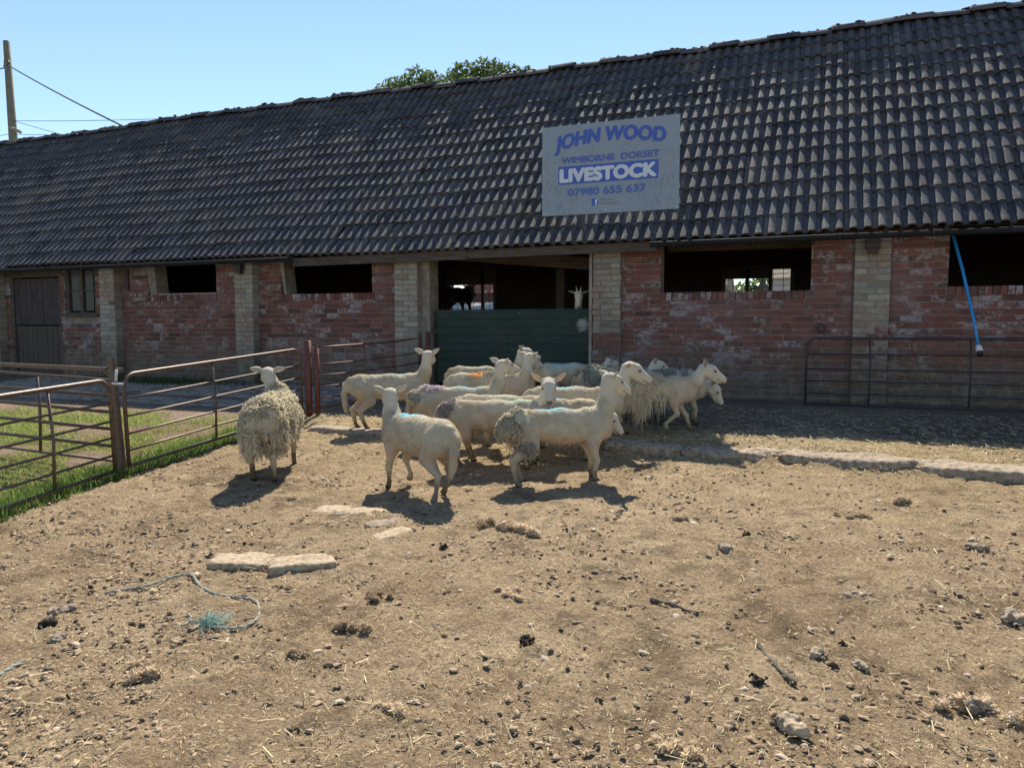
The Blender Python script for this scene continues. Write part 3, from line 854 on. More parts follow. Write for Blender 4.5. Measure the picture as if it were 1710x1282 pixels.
# ------------------------------------------------------------------ gates, hurdles, posts
def steel_gate(name, P, Q, H, rails, brace, label, cat, mat, lean=(0, 0), r=.017, arcR=.13, group=None, arc_ends=(1, 1), rr=.010, flat=False, z0=.0, sagm=0.0):
    P = Vector(P); Q = Vector(Q); root = empty(name, P); tag(root, label, cat, group)
    D = Q - P; L = D.length; d = D / L; up = Vector((lean[0], lean[1], 1))
    def pt(s, h): return d * s + up * h + Vector((0, 0, -sagm * math.sin(math.pi * min(max(s / L, 0), 1))))
    f = MB(); path = [pt(0, z0)]
    if arc_ends[0]: path += [pt(arcR * (1 - math.cos(t)), H - arcR * (1 - math.sin(t))) for t in np.linspace(0, math.pi / 2, 6)]
    else: path += [pt(0, H)]
    path += [pt(L * k / 6, H) for k in range(1, 6)]
    if arc_ends[1]: path += [pt(L - arcR * (1 - math.sin(t)), H - arcR * (1 - math.cos(t))) for t in np.linspace(0, math.pi / 2, 6)]
    else: path += [pt(L, H)]
    path += [pt(L, z0)]
    f.tube(path, r, 8); f.obj('frame', mat, root, True)
    b_ = MB(); b_.tube([pt(0, z0 + .01), pt(L * .5, z0 + .008), pt(L, z0 + .01)], r * .95, 8); b_.obj('bottom_rail', mat, root, True)
    for h in rails:
        b_ = MB(); m_ = [pt(L * k / 6, h + random.uniform(-.003, .003)) for k in range(7)]
        b_.tube(m_, rr, 7) if not flat else b_.bar(m_[0], m_[-1], .008, .03)
        b_.obj('rail', mat, root, True)
    for s_ in brace:
        b_ = MB(); b_.tube([pt(s_, z0), pt(s_ + .004, H * .5) + Vector((.01, .01, 0)), pt(s_, H)], rr * 1.15, 7); b_.obj('brace', mat, root, True)
    return root
Hh = .80
g1 = steel_gate('steel_gate', (-4.42, 1.0, G(-4.42, 1.0) + .04), (-5.31, 4.44, .205), Hh - .04, [.14, .28, .42, .57], [1.15, 2.87], 'brown steel gate nearest the camera at the left edge, beside the grass', 'gate', M_RUST, (-.04, .0), r=.018)
g2 = steel_gate('steel_gate', (-5.34, 4.60, .215), (-5.80, 7.52, .345), Hh - .02, [.14, .28, .43, .58], [1.22], 'brown steel gate between the leaning angle-iron post and the red-brown post', 'gate', M_RUST, (-.04, .0), r=.017)
g3 = steel_gate('steel_gate', (-5.66, 7.62, .385), (-5.30, 9.62, .47), .76, [.13, .27, .41, .55], [.85, 1.45], 'thin rusty steel gate running from the red-brown post to the barn doorway', 'gate', M_RUST_RED, (0, 0), r=.014, arc_ends=(0, 0), rr=.009, sagm=.015)
g4 = steel_gate('steel_gate', (-.07, 9.70, .46), (2.75, 9.76, .46), .80, [.14, .29, .43, .61], [.62 + .07, 1.72], 'dark tubular steel gate leaning in shade against the brick wall at the right', 'gate', M_STEEL_DK, (0, .08), r=.016, arcR=.12, arc_ends=(1, 1))
# angle-iron hurdle at left
hu = steel_gate('angle_iron_hurdle', (-5.62, 4.70, .22), (-7.55, 4.72, .265), .72, [.14, .29, .44, .58], [.95], 'low angle-iron hurdle standing on the grass left of the post', 'hurdle', M_RUST, (0, 0), r=.013, arc_ends=(0, 0), flat=True, rr=.012)
bt = MB(); bt.bar((-5.44, 4.66, 1.03), (-7.6, 4.74, 1.05), .03, .035); o = bt.obj('top_bar', M_RUST, None)
tag(o, 'single rusty angle bar tied to the post above the hurdle', 'steel bar')
# posts
def post(name, base, top, w, mat, label, extra=None):
    root = empty(name, base); tag(root, label, 'post')
    b_ = MB(); t = Vector(top) - Vector(base)
    b_.bar((0, 0, -.15), t, w, .012, (0, 1, 0)); b_.obj('flange', mat, root)
    b_ = MB(); b_.bar((w / 2 - .006, .018, -.15), t + Vector((w / 2 - .006, .018, 0)), .012, .03, (0, 1, 0)); b_.obj('web', mat, root)
    return root
pa = post('gate_post', (-5.325, 4.52, .16), (-5.42, 4.52, 1.135), .055, M_RUST, 'tall leaning angle-iron post between the two near gates on the left')
ch = MB()
for k in range(7):
    c = Vector((-5.25 + .006 * math.sin(k), 4.47, .42 - .035 * k)); a_ = (k % 2) * 1.4
    ch.tube([c + Vector((.010 * math.cos(t) * math.cos(a_), .010 * math.cos(t) * math.sin(a_), .018 * math.sin(t))) for t in np.linspace(0, 2 * math.pi, 9)], .004, 4, False)
tag(ch.obj('chain', M_STEEL_DK), 'short rusty chain hanging at the foot of the leaning gate post', 'chain')
pin = MB(); pin.tube([(-5.335, 4.50, .95), (-5.325, 4.50, 1.045)], .011, 7); pin.tube([(-5.36, 4.48, .93), (-5.29, 4.53, .925)], .009, 6)
tag(pin.obj('gate_pin', M_WHITEP, None, True), 'pale steel pin joining the two near gates at the leaning post', 'gate pin')
wl = MB(); wl.tube([(-5.45, 4.56, 1.02), (-5.50, 4.60, 1.075), (-5.60, 4.64, 1.05), (-5.66, 4.66, 1.02), (-5.56, 4.64, .97), (-5.45, 4.57, .95)], .008, 6)
tag(wl.obj('tie_wire', M_RUST, None, True), 'bent rusty wire loop tying the top bar to the leaning post', 'wire loop')
pb = empty('gate_post', (-5.74, 7.58, .33)); tag(pb, 'stout red-brown steel post where the far gates meet, left of the sheep', 'post')
b_ = MB(); b_.tube([(0, 0, -.1), (-.01, 0, .90)], .045, 10); b_.obj('tube_post', M_RUST_RED, pb, True)
b_ = MB(); b_.tube([(.105, .03, 0), (.10, .03, .80)], .032, 9); b_.tube([(-.1, 0, .83), (.1, .03, .80)], .012, 6); b_.obj('hinge_tube', M_RUST_RED, pb, True)
pc = empty('gate_post', (-5.24, 9.72, .46)); tag(pc, 'short rusty post against the concrete door jamb left of the green half door', 'post')
b_ = MB(); b_.tube([(0, 0, -.1), (0, 0, .87)], .036, 8); b_.obj('tube_post', M_RUST_RED, pc, True)
b_ = MB(); b_.tube([(0, -.05, .84), (.09, -.05, .84)], .010, 6); b_.obj('spring_bolt', M_RUST_RED, pc, True)

# blue pipe
bp = empty('blue_pipe', (1.657, 9.35, 1.156)); tag(bp, 'bright blue plastic water pipe with white end fitting hanging from the right window', 'pipe')
T = Vector((1.46, 9.95, 2.42)); Bq = Vector((1.657, 9.35, 1.156)); D = T - Bq
b_ = MB(); b_.tube([D * 0.02, D * .3 + Vector((.012, -.01, 0)), D * .7 + Vector((.012, -.01, 0)), D, D + Vector((.02, .25, .05))], .0165, 10); b_.obj('hose', M_PIPE, bp, True)
b_ = MB(); b_.tube([D * .03, -D * .02], [.028, .036], 10); b_.obj('end_fitting', M_WHITEP, bp, True)
b_ = MB(); b_.tube([-D * .02, -D * .05], [.030, .033], 10); b_.obj('end_cap', M_BLACKP, bp, True)

# ------------------------------------------------------------------ pole, wires
pr = empty('utility_pole', (-28.55, 20, .4)); tag(pr, 'weathered wooden utility pole rising behind the left end of the roof', 'pole')
b_ = MB(); b_.tube([(0, 0, 0), (0, 0, 7.7), (-.12, 0, 11.75), (-.12, 0, 11.8)], [.18, .155, .115, .02], 12); b_.obj('pole_shaft', M_POLE, pr, True)
b_ = MB(); b_.tube([(.0, -.12, 8.55), (.75, -.25, 8.25)], .06, 8); b_.obj('lamp_bracket', M_CONC, pr, True)
b_ = MB(); b_.tube([(-.28, -.05, 10.85), (-.16, -.1, 10.75), (-.22, -.05, 11.05)], .025, 6); b_.tube([(.05, -.1, 11.0), (.13, -.1, 10.85)], .03, 6); b_.obj('cable_hook', M_STEEL_DK, pr, True)
def cable(P, Q, r, sagv, label, n_=24):
    P, Q = Vector(P), Vector(Q); b_ = MB()
    b_.tube([P.lerp(Q, k / n_) - Vector((0, 0, sagv * 4 * (k / n_) * (1 - k / n_))) for k in range(n_ + 1)], r, 6)
    tag(b_.obj('overhead_cable', M_WIRE, None, True), label, 'cable', 'overhead cables')
cable((-28.55, 19.9, 11.25), (-14.55, 12.95, 5.85), .022, .05, 'thick overhead cable sloping from the pole top to the roof ridge')
cable((-28.7, 20, 11.2), (-42, 24, 14.2), .022, .3, 'overhead cable leaving the pole top to the left')
cable((-28.5, 20, 9.2), (-17.5, 22, 8.9), .010, .1, 'upper thin wire running from mid pole to the right')
cable((-28.5, 20, 9.2), (-19, 18, 6.6), .010, .05, 'steep thin wire dropping from mid pole behind the ridge')
cable((-28.5, 20, 8.7), (-17.0, 18, 7.2), .010, .05, 'lower thin wire from the pole behind the ridge')
cable((-28.6, 20, 8.75), (-42, 24, 10.6), .010, .2, 'upper thin wire leaving the pole to the left')
cable((-28.6, 20, 8.3), (-42, 24, 9.7), .010, .2, 'lower thin wire leaving the pole to the left')

# ------------------------------------------------------------------ behind the barn
def building(name, x0, x1, y0, y1, zb, zt, mat, rmat, label):
    root = empty(name, ((x0 + x1) / 2, y0, zb)); tag(root, label, 'building'); iv = Matrix.Translation(-Vector(((x0 + x1) / 2, y0, zb)))
    b_ = MB(); b_.box(x0, x1, y0, y1, zb, zt); o = b_.obj('wall', mat, root); o.matrix_parent_inverse = iv
    b_ = MB(); ym = (y0 + y1) / 2; rh = (y1 - y0) * .3
    b_.add([(x0 - .1, y0 - .15, zt), (x1 + .1, y0 - .15, zt), (x1 + .1, ym, zt + rh), (x0 - .1, ym, zt + rh), (x1 + .1, y1 + .15, zt), (x0 - .1, y1 + .15, zt)],
           [(0, 1, 2, 3), (3, 2, 4, 5), (0, 3, 5), (1, 4, 2), (0, 5, 4, 1)])
    o = b_.obj('roof', rmat, root); o.matrix_parent_inverse = iv
    return root
M_PLASTER = simple('pale_render', (.55, .56, .55), (.70, .70, .67), 8, .9, .1)
M_REDROOF = simple('red_roof', (.30, .10, .06), (.42, .17, .10), 10, .9, .2)
building('outbuilding', -13.4, -11.6, 28, 31, 1.9, 2.75, M_BRICK, M_REDROOF, 'red brick outbuilding seen through the left back window of the barn')
building('shed', -1.0, .6, 20, 23, .9, 2.60, M_PLASTER, M_CONC, 'pale rendered shed seen through the right back window of the barn')
building('shed', -2.3, -1.95, 17.5, 19.5, .7, 2.25, M_STEEL_DK, M_CONC, 'dark narrow shed seen through the left pane of the right back window')

# ------------------------------------------------------------------ trees
def leaf_cloud(cs, n_, size, base, seed):
    rg = np.random.default_rng(seed)
    cs = np.array(cs); w_ = cs[:, 3] ** 2; ci = rg.choice(len(cs), n_, p=w_ / w_.sum())
    dr_ = rg.normal(size=(n_, 3)); dr_ /= np.linalg.norm(dr_, axis=1)[:, None]
    rad = rg.random(n_) ** .35
    C_ = cs[ci, :3] + dr_ * (cs[ci, 3] * rad)[:, None] * np.array([1, 1, .85])
    keep = vnoise(C_, 1.3, 3, seed) > -.25 + .0 * C_[:, 0]; C_ = C_[keep]; n_ = len(C_)
    A = rg.normal(size=(n_, 3)); A /= np.linalg.norm(A, axis=1)[:, None]
    B = np.cross(A, rg.normal(size=(n_, 3))); B /= np.linalg.norm(B, axis=1)[:, None]
    s = size * rg.uniform(.6, 1.3, n_)[:, None]
    V = np.stack([C_ - A * s, C_ + B * s * .45, C_ + A * s, C_ - B * s * .45], 1).reshape(-1, 3)
    Fc = np.arange(4 * n_).reshape(-1, 4)
    col = np.array(base) * (1 + .35 * rg.uniform(-1, 1, n_))[:, None]; col = np.repeat(col, 4, 0)
    return V, Fc, col
def tree(name, x, y, zb, clumps, th, label, leafn, size, base, seed):
    root = empty(name, (x, y, zb)); tag(root, label, 'tree')
    b_ = MB(); b_.tube([(0, 0, 0), (.1, 0, th * .4), (0, .1, th * .8), (.05, 0, th)], [.45, .34, .22, .1], 9); tr = b_.obj('trunk', M_STICK, root, True)
    b_ = MB(); rr = random.Random(seed)
    for (cx, cy, cz, r_) in clumps:
        s0 = rr.uniform(.35, .7); b_.tube([(0, 0, th * s0), (cx * .5, cy * .5, (th * s0 + cz) / 2 + .3), (cx, cy, cz)], [.14, .09, .03], 6)
    b_.obj('limbs', M_STICK, tr, True)
    V, Fc, col = leaf_cloud(clumps, leafn, size, base, seed)
    link('crown', np_mesh('crown', V, Fc, M_BLADE, False, col=col), root)
TREEC = ((-3.60, 10.78, 0.55), (-3.00, 10.95, 0.70), (-2.20, 11.07, 0.80), (-1.20, 11.28, 0.85), (-0.50, 11.05, 0.75), (0.30, 10.90, 0.75), (1.30, 11.02, 0.80), (2.10, 11.32, 0.80), (2.90, 11.15, 0.70), (3.70, 11.34, 0.30), (-1.80, 10.63, 0.90), (1.70, 10.55, 1.00))
# the oak behind the ridge: clump centres relative to its foot
rr = random.Random(11); cl = []
for (px, pz, pr_) in TREEC:
    cl.append((px, rr.uniform(-1, 1), pz - .5, pr_))
for k in range(16):
    a_ = rr.uniform(0, 6.28); q = rr.uniform(1, 3.6); cl.append((q * math.cos(a_), q * math.sin(a_), rr.uniform(6.5, 9.4), rr.uniform(1.0, 1.5)))
tree('oak_tree', -15.3, 30, 1.9, [(c[0], c[1], c[2] - .6, c[3]) for c in cl], 10, 'bushy green tree whose crown shows above the roof ridge', 34000, .10, (.11, .15, .045), 5)
tree('bush', -1.62, 26, 2.0, [(0, 0, .5, .55), (.35, 0, .35, .5), (-.45, .1, .5, .5), (.1, 0, .9, .4)], .8, 'sunlit green bush seen through the right back window of the barn', 2500, .07, (.13, .20, .04), 9)

# ------------------------------------------------------------------ small growth: grass, straw, clods
def scatter_blades(name, pts, h, w, lean, base, jit, mat, label, z=None, flat=False, cat=None):
    n_ = len(pts); ang = RNG.uniform(0, 2 * np.pi, n_)
    hh = h * RNG.uniform(.4, 1.5, n_); ww = w * RNG.uniform(.6, 1.4, n_)
    zz = gz(pts[:, 0], pts[:, 1]) if z is None else z
    B = np.stack([pts[:, 0], pts[:, 1], zz], -1)
    side = np.stack([np.cos(ang), np.sin(ang), np.zeros(n_)], -1)
    ld = RNG.uniform(0, 2 * np.pi, n_); lv = np.stack([np.cos(ld), np.sin(ld), np.zeros(n_)], -1) * (RNG.uniform(.1, 1, n_) * lean)[:, None]
    V0 = B - side * ww[:, None]; V1 = B + side * ww[:, None]
    if flat:
        dirv = np.stack([-np.sin(ang), np.cos(ang), RNG.uniform(-.05, .35, n_)], -1)
        B2 = B + np.array([0, 0, .006]) + np.stack([0 * zz, 0 * zz, RNG.uniform(0, .012, n_)], -1); T = B2 + dirv * hh[:, None]
        up_ = np.array([0, 0, 1.]) * ww[:, None] * .8
        V = np.stack([B2 - side * ww[:, None], B2 + side * ww[:, None] + up_, T + side * ww[:, None] + up_, T - side * ww[:, None]], 1).reshape(-1, 3)
        Fc = np.arange(4 * n_).reshape(-1, 4); rep = 4
    else:
        T = B + np.array([0, 0, 1]) * hh[:, None] + lv * hh[:, None]
        V = np.stack([V0, V1, T], 1).reshape(-1, 3); Fc = np.arange(3 * n_).reshape(-1, 3); rep = 3
    c = np.array(base) * (1 + jit * RNG.uniform(-1, 1, (n_, 1))) + RNG.uniform(-1, 1, (n_, 3)) * .015
    o = link(name, np_mesh(name, V, Fc, mat, False, col=np.repeat(np.clip(c, .01, 1), rep, 0)))
    return tag(o, label, cat, None, 'stuff')
# grass behind the gates
n_ = 66000
pp = np.stack([RNG.uniform(-10.5, -4.9, n_), RNG.uniform(2.6, 7.6, n_)], -1); P3 = np.concatenate([pp, np.zeros((n_, 1))], 1)
dens = vnoise(P3, 1.6, 4, 21.) * 3 + .75 + 1.6 * vnoise(P3, 7, 2, 2.) - .05
gxv = gate_x(pp[:, 1]); m_ = (pp[:, 0] < gxv + .05 + .14 * vnoise(P3, 5, 2, 4.)) & (RNG.random(n_) < np.clip(dens, .04, 1)) & ((pp[:, 1] < 7.4) | (RNG.random(n_) < .06))
scatter_blades('grass', pp[m_], .032, .004, 1.3, (.34, .40, .11), .55, M_BLADE, 'short green grass and weeds behind the left gates')
m2 = (pp[:, 0] > gxv - .35) & (pp[:, 0] < gxv + .10) & (pp[:, 1] < 6.8)
scatter_blades('weeds', pp[m2][:6000], .075, .006, .9, (.13, .20, .045), .5, M_BLADE, 'taller green weeds along the bottom rail of the left gates')
n_ = 1500; pp = np.stack([RNG.normal(-10.3, .9, n_), RNG.normal(9.55, .15, n_)], -1)
scatter_blades('weeds', pp[(pp[:, 1] < 9.9)], .10, .006, .9, (.06, .09, .03), .5, M_BLADE, 'dark weeds at the shaded foot of the barn wall')
# straw and chaff
def yardpts(n_, y0, y1, bias):
    y = y0 + (y1 - y0) * RNG.random(n_) ** bias; x = RNG.uniform(-1, 1, n_)
    hw = y * 1.02 + .5; X = -y * .62 + x * hw
    return np.stack([X, y], -1)
pts = yardpts(60000, 1.3, 8.0, 1.1); pts = pts[pts[:, 0] > gate_x(pts[:, 1]) + .03]
scatter_blades('straw', pts, .016, .0010, 0, (.50, .40, .235), .35, M_STRAW, 'pale straw and chaff scattered over the yard', flat=True)
pts = yardpts(1500, 1.4, 7.6, 1.1); pts = pts[pts[:, 0] > gate_x(pts[:, 1]) + .03]
scatter_blades('long_straw', pts, .055, .0014, 0, (.58, .48, .29), .3, M_STRAW, 'longer bright straw stalks lying loose on the yard', flat=True)
pts = np.stack([RNG.uniform(-5.6, 3.0, 12000), RNG.uniform(6.55, 9.3, 12000)], -1)
scatter_blades('trodden_straw', pts, .05, .0022, 0, (.50, .41, .23), .35, M_STRAW, 'trodden straw on the raised apron behind the kerb', flat=True)
# clods and pebbles
def clods(name, pts, smin, smax, c1, c2, label, sq=.6, power=3.0, half=False):
    n_ = len(pts); s = smin + (smax - smin) * RNG.random(n_) ** power
    T8 = []; nl = 6
    base = [(0, 0, 1)] + [(math.cos(t), math.sin(t), .55) for t in np.linspace(0, 2 * np.pi, nl, endpoint=False)] + [(1.15 * math.cos(t), 1.15 * math.sin(t), -.2) for t in np.linspace(.5, 2 * np.pi + .5, nl, endpoint=False)]
    base = np.array(base); F_ = [(0, 1 + k, 1 + (k + 1) % nl) for k in range(nl)]
    for k in range(nl): F_ += [(1 + k, 1 + nl + k, 1 + (k + 1) % nl), (1 + (k + 1) % nl, 1 + nl + k, 1 + nl + (k + 1) % nl)]
    F_ = np.array(F_); m_ = len(base)
    V = base[None] * (1 + .70 * RNG.uniform(-1, 1, (n_, m_, 3)))
    a_ = RNG.uniform(0, 6.28, n_); st = RNG.uniform(.8, 1.22, (n_, 1))
    x = V[..., 0] * st; y = V[..., 1] / st; ca, sa = np.cos(a_)[:, None], np.sin(a_)[:, None]
    V = np.stack([x * ca - y * sa, x * sa + y * ca, V[..., 2] * sq * RNG.uniform(.5, 1.3, (n_, 1))], -1) * s[:, None, None]
    V += np.stack([pts[:, 0], pts[:, 1], gz(pts[:, 0], pts[:, 1]) + s * .12 + .004], -1)[:, None, :]
    Fc = (F_[None] + (np.arange(n_) * m_)[:, None, None]).reshape(-1, 3)
    mixv = RNG.random((n_, 1)); c = np.array(c1) * mixv + np.array(c2) * (1 - mixv)
    o = link(name, np_mesh(name, V.reshape(-1, 3), Fc, M_CLOD, False, col=np.repeat(c, m_, 0)))
    return tag(o, label, None, None, 'stuff')
pts = yardpts(42000, 1.35, 7.6, 1.1); P3 = np.concatenate([pts, np.zeros((len(pts), 1))], 1)
pts = pts[(pts[:, 0] > gate_x(pts[:, 1]) + .05) & (vnoise(P3, 1.5, 3, 33.) + RNG.normal(0, .25, len(pts)) > -.05)]
clods('earth_clods', pts, .002, .014, (.24, .17, .115), (.40, .30, .20), 'small earth clods and crumbs over the yard', power=3.2)
pts = yardpts(5200, 1.4, 7.4, 1.15); pts = pts[pts[:, 0] > gate_x(pts[:, 1]) + .05]
clods('dung_pellets', pts, .002, .0125, (.07, .05, .035), (.24, .18, .125), 'dark dung pellets and crumbs on the earth', .8, 2.4)
pts = yardpts(1100, 1.4, 7.4, 1.15); pts = pts[pts[:, 0] > gate_x(pts[:, 1]) + .05]
clods('pebbles', pts, .003, .019, (.36, .28, .20), (.52, .43, .33), 'pale pebbles and flints in the earth', .55, 3.0)

# brick paving strip at left foot of the barn
pv = MB(); yy = 7.95; k = 0
while yy < 9.85:
    xx = -13.5 + (k % 2) * .12
    while xx < -6.1 + .1 * math.sin(k):
        if random.random() > .06 and xx < float(gate_x(yy)) - .25:
            z_ = G(xx, yy) + random.uniform(.006, .018); pv.box(xx, xx + .225, yy, yy + .10, z_ - .05, z_, random.random(), .004)
        xx += .236
    yy += .112; k += 1
M_PAVE = simple('paving_brick', (.15, .13, .115), (.36, .315, .27), 9, .95, .5, .006)
tag(pv.obj('paving_bricks', M_PAVE), 'worn brick paving in shade along the foot of the barn', None, None, 'stuff')

# ------------------------------------------------------------------ implicit surface mesher
def nets(Fv, lo, h):
    ins = Fv < 0; nx, ny, nz = Fv.shape
    S = np.zeros((nx - 1, ny - 1, nz - 1, 3), np.float32); C_ = np.zeros((nx - 1, ny - 1, nz - 1), np.float32); cross = []
    for ax in range(3):
        sl0 = [slice(None)] * 3; sl1 = [slice(None)] * 3; sl0[ax] = slice(0, -1); sl1[ax] = slice(1, None)
        a_, b_ = Fv[tuple(sl0)], Fv[tuple(sl1)]; cr_ = ins[tuple(sl0)] != ins[tuple(sl1)]
        cross.append((cr_, ins[tuple(sl0)]))
        I = np.argwhere(cr_); t = a_[cr_] / (a_[cr_] - b_[cr_]); P = I.astype(np.float32); P[:, ax] += t
        o1, o2 = [k for k in range(3) if k != ax]
        for d1 in (0, 1):
            for d2 in (0, 1):
                J = I.copy(); J[:, o1] -= d1; J[:, o2] -= d2
                ok = (J[:, o1] >= 0) & (J[:, o2] >= 0) & (J[:, o1] < S.shape[o1]) & (J[:, o2] < S.shape[o2])
                Jk = J[ok]; np.add.at(S, (Jk[:, 0], Jk[:, 1], Jk[:, 2]), P[ok]); np.add.at(C_, (Jk[:, 0], Jk[:, 1], Jk[:, 2]), 1)
    act = C_ > 0; ids = -np.ones(act.shape, np.int64); ids[act] = np.arange(act.sum())
    V = S[act] / C_[act][:, None] * h + np.array(lo, np.float32); Fc = []
    for ax in range(3):
        cr_, i0 = cross[ax]; I = np.argwhere(cr_); o1, o2 = [(1, 2), (2, 0), (0, 1)][ax]
        ok = (I[:, o1] > 0) & (I[:, o2] > 0) & (I[:, o1] < act.shape[o1]) & (I[:, o2] < act.shape[o2]); I = I[ok]; fl = i0[cr_][ok]
        q = []
        for (d1, d2) in ((1, 1), (0, 1), (0, 0), (1, 0)):
            J = I.copy(); J[:, o1] -= d1; J[:, o2] -= d2; q.append(ids[J[:, 0], J[:, 1], J[:, 2]])
        q = np.stack(q, 1); q[~fl] = q[~fl][:, ::-1]; Fc.append(q)
    return V, np.concatenate(Fc)

class SDF:
    def __init__(s, lo, hi, h):
        s.lo = np.array(lo, np.float32); s.h = h; n_ = np.ceil((np.array(hi) - s.lo) / h).astype(int) + 1
        s.F = np.full(n_, .2, np.float32); s.n = n_
    def region(s, lo, hi):
        a_ = np.clip(np.floor((np.array(lo) - s.lo) / s.h).astype(int), 0, s.n); b_ = np.clip(np.ceil((np.array(hi) - s.lo) / s.h).astype(int) + 1, 0, s.n)
        sl_ = tuple(slice(i, j) for i, j in zip(a_, b_)); ax = [s.lo[k] + s.h * np.arange(a_[k], b_[k], dtype=np.float32) for k in range(3)]
        return sl_, np.stack(np.meshgrid(*ax, indexing='ij'), -1)
    def cone(s, A, B, ra, rb, k=.03, sq=None):
        A = np.array(A, np.float32); B = np.array(B, np.float32); mg = max(ra, rb) * (1.3 if sq is not None else 1) + k + s.h * 2
        sl_, P = s.region(np.minimum(A, B) - mg, np.maximum(A, B) + mg)
        if P.size == 0: return
        S_ = np.ones(3, np.float32) if sq is None else np.array(sq, np.float32)
        ab = (B - A) * S_; q = (P - A) * S_; t = np.clip((q @ ab) / max(float(ab @ ab), 1e-9), 0, 1)
        d = np.linalg.norm(q - t[..., None] * ab, axis=-1) - (ra + (rb - ra) * t)
        if sq is not None: d = d / max(sq)
        f = s.F[sl_]; hh = np.clip(.5 + .5 * (d - f) / k, 0, 1)
        s.F[sl_] = d * (1 - hh) + f * hh - k * hh * (1 - hh)

def rock(name, loc, size, rz, mat, label, cat, seed, h=None, group=None, rough=.25, ex=3.2):
    sx, sy, sz = [v / 2 for v in size]; h = h or max(size) / 26
    g_ = SDF((-sx * 1.3, -sy * 1.3, -sz * 1.3 - h), (sx * 1.3, sy * 1.3, sz * 1.3 + h), h)
    sl_, P = g_.region(g_.lo, g_.lo + h * g_.n)
    q = P / np.array([sx, sy, sz]); m_ = min(size) / 2
    d = (np.sum(np.abs(q) ** ex, -1) ** (1 / ex) - 1) * m_ + rough * m_ * vnoise(P + seed, 1.6 / max(sx, sy), 4, seed * 3.1) * 1.6 + rough * m_ * .9 * vnoise(P, 1.3 / m_, 3, seed * 1.7) * (.5 if ex > 4 else .35)
    V, Fc = nets(d.astype(np.float32), g_.lo, h)
    o = link(name, np_mesh(name, V, Fc, mat, True)); o.location = loc; o.rotation_euler = (0, 0, rz)
    return tag(o, label, cat, group)

# kerb stones along the step
for i, (xa, xb, yk, dy, th, lb) in enumerate(((-5.30, -3.75, 6.90, .26, .12, 'leftmost broken concrete kerb length, behind the shorn ewes'),
        (-2.3, -1.05, 6.97, .46, .15, 'flat worn concrete kerb length in shadow beside the walking ewe'),
        (-1.08, -.32, 6.90, .36, .13, 'short concrete kerb length ending in a pointed lump'),
        (-.24, .77, 6.82, .30, .16, 'sunlit concrete kerb length with an undercut front'),
        (.79, 2.3, 6.70, .34, .16, 'rightmost concrete kerb length running out of the picture'))):
    xm = (xa + xb) / 2; rock('kerb_stone', (xm, yk + .02, G(xm, yk + .28) - th * .40), (xb - xa, dy, th), R(-3.4), M_KERB, lb, 'kerb', 10 + i, h=.013, group='broken kerb', rough=.30, ex=6.0)
# slabs and stones
def gr(x, y, dz=0): return (x, y, G(x, y) + dz)
rock('stone_slab', gr(-2.83, 3.14, .004), (.36, .20, .07), R(22), M_STONE, 'left of two pale stone slabs lying side by side in the yard', 'stone', 31, rough=.24, ex=7, h=.008)
rock('stone_slab', gr(-2.48, 3.22, .004), (.36, .19, .085), R(40), M_STONE, 'right of two pale stone slabs lying side by side in the yard', 'stone', 37, rough=.24, ex=7, h=.008)
rock('stone_slab', gr(-2.86, 4.26, -.012), (.62, .25, .06), R(15), M_STONE, 'flat buried stone slab just in front of the leftward-walking ewe', 'stone', 41)
rock('stone_slab', gr(-2.36, 3.86, -.008), (.34, .14, .05), R(75), M_STONE, 'small flat sunken slab below the buried stone', 'stone', 43)
rock('stone_slab', gr(-2.52, 4.08, -.010), (.26, .16, .05), R(60), M_STONE2, 'sunken grey slab between two paler sunken stones', 'stone', 44)
for i, (x, y, s, m_, lb) in enumerate(((.83, 3.69, .10, M_STONE2, 'blocky cracked stone near the right edge of the yard'), (-.023, 2.50, .085, M_STONE, 'pale orange flint with a split face, low right of centre'),
        (-.419, 4.262, .075, M_STONE2, 'smooth grey cobble right of centre in the yard'), (.246, 3.78, .06, M_STONE, 'tan pebble pair member, right of centre, the rounder one'), (.18, 3.75, .05, M_STONE2, 'grey pebble beside the rounder tan pebble'),
        (-2.889, 2.102, .06, M_STONE2, 'flat grey stone near the left edge of the foreground'), (-3.15, 2.32, .08, M_STONE2, 'larger pale flat stone at the left edge of the foreground'), (.871, 4.74, .08, M_STONE2, 'long dark stone at the right side of the yard'),
        (.05, 3.07, .055, M_STONE, 'orange-brown pebble above the lower stick'), (.20, 3.03, .05, M_STONE2, 'angular grey pebble right of the lower stick'), (.52, 2.86, .08, M_STONE2, 'half-buried flat stone in the lower right foreground'))):
    rock('stone', gr(x, y, s * .12), (s * 1.25, s * .9, s * .55), random.uniform(0, 3), m_, lb, 'stone', 50 + i, rough=.55, ex=2.6)
for i, (x, y, s, lb) in enumerate(((-.152, 2.759, .055, 'black dung clump beside the lower stick'), (-3.064, 2.192, .06, 'black dung clump at the left edge'), (-1.05, 2.78, .05, 'dark dung clump in the middle foreground'), (-.33, 4.55, .045, 'dark dung lump above the grey cobble'), (-1.93, 3.75, .04, 'small dark dung lump left of the wool heap'))):
    rock('dung_clump', gr(x, y, s * .15), (s, s * .8, s * .7), random.uniform(0, 3), M_DUNG, lb, 'dung', 70 + i, h=s / 16, rough=.7)

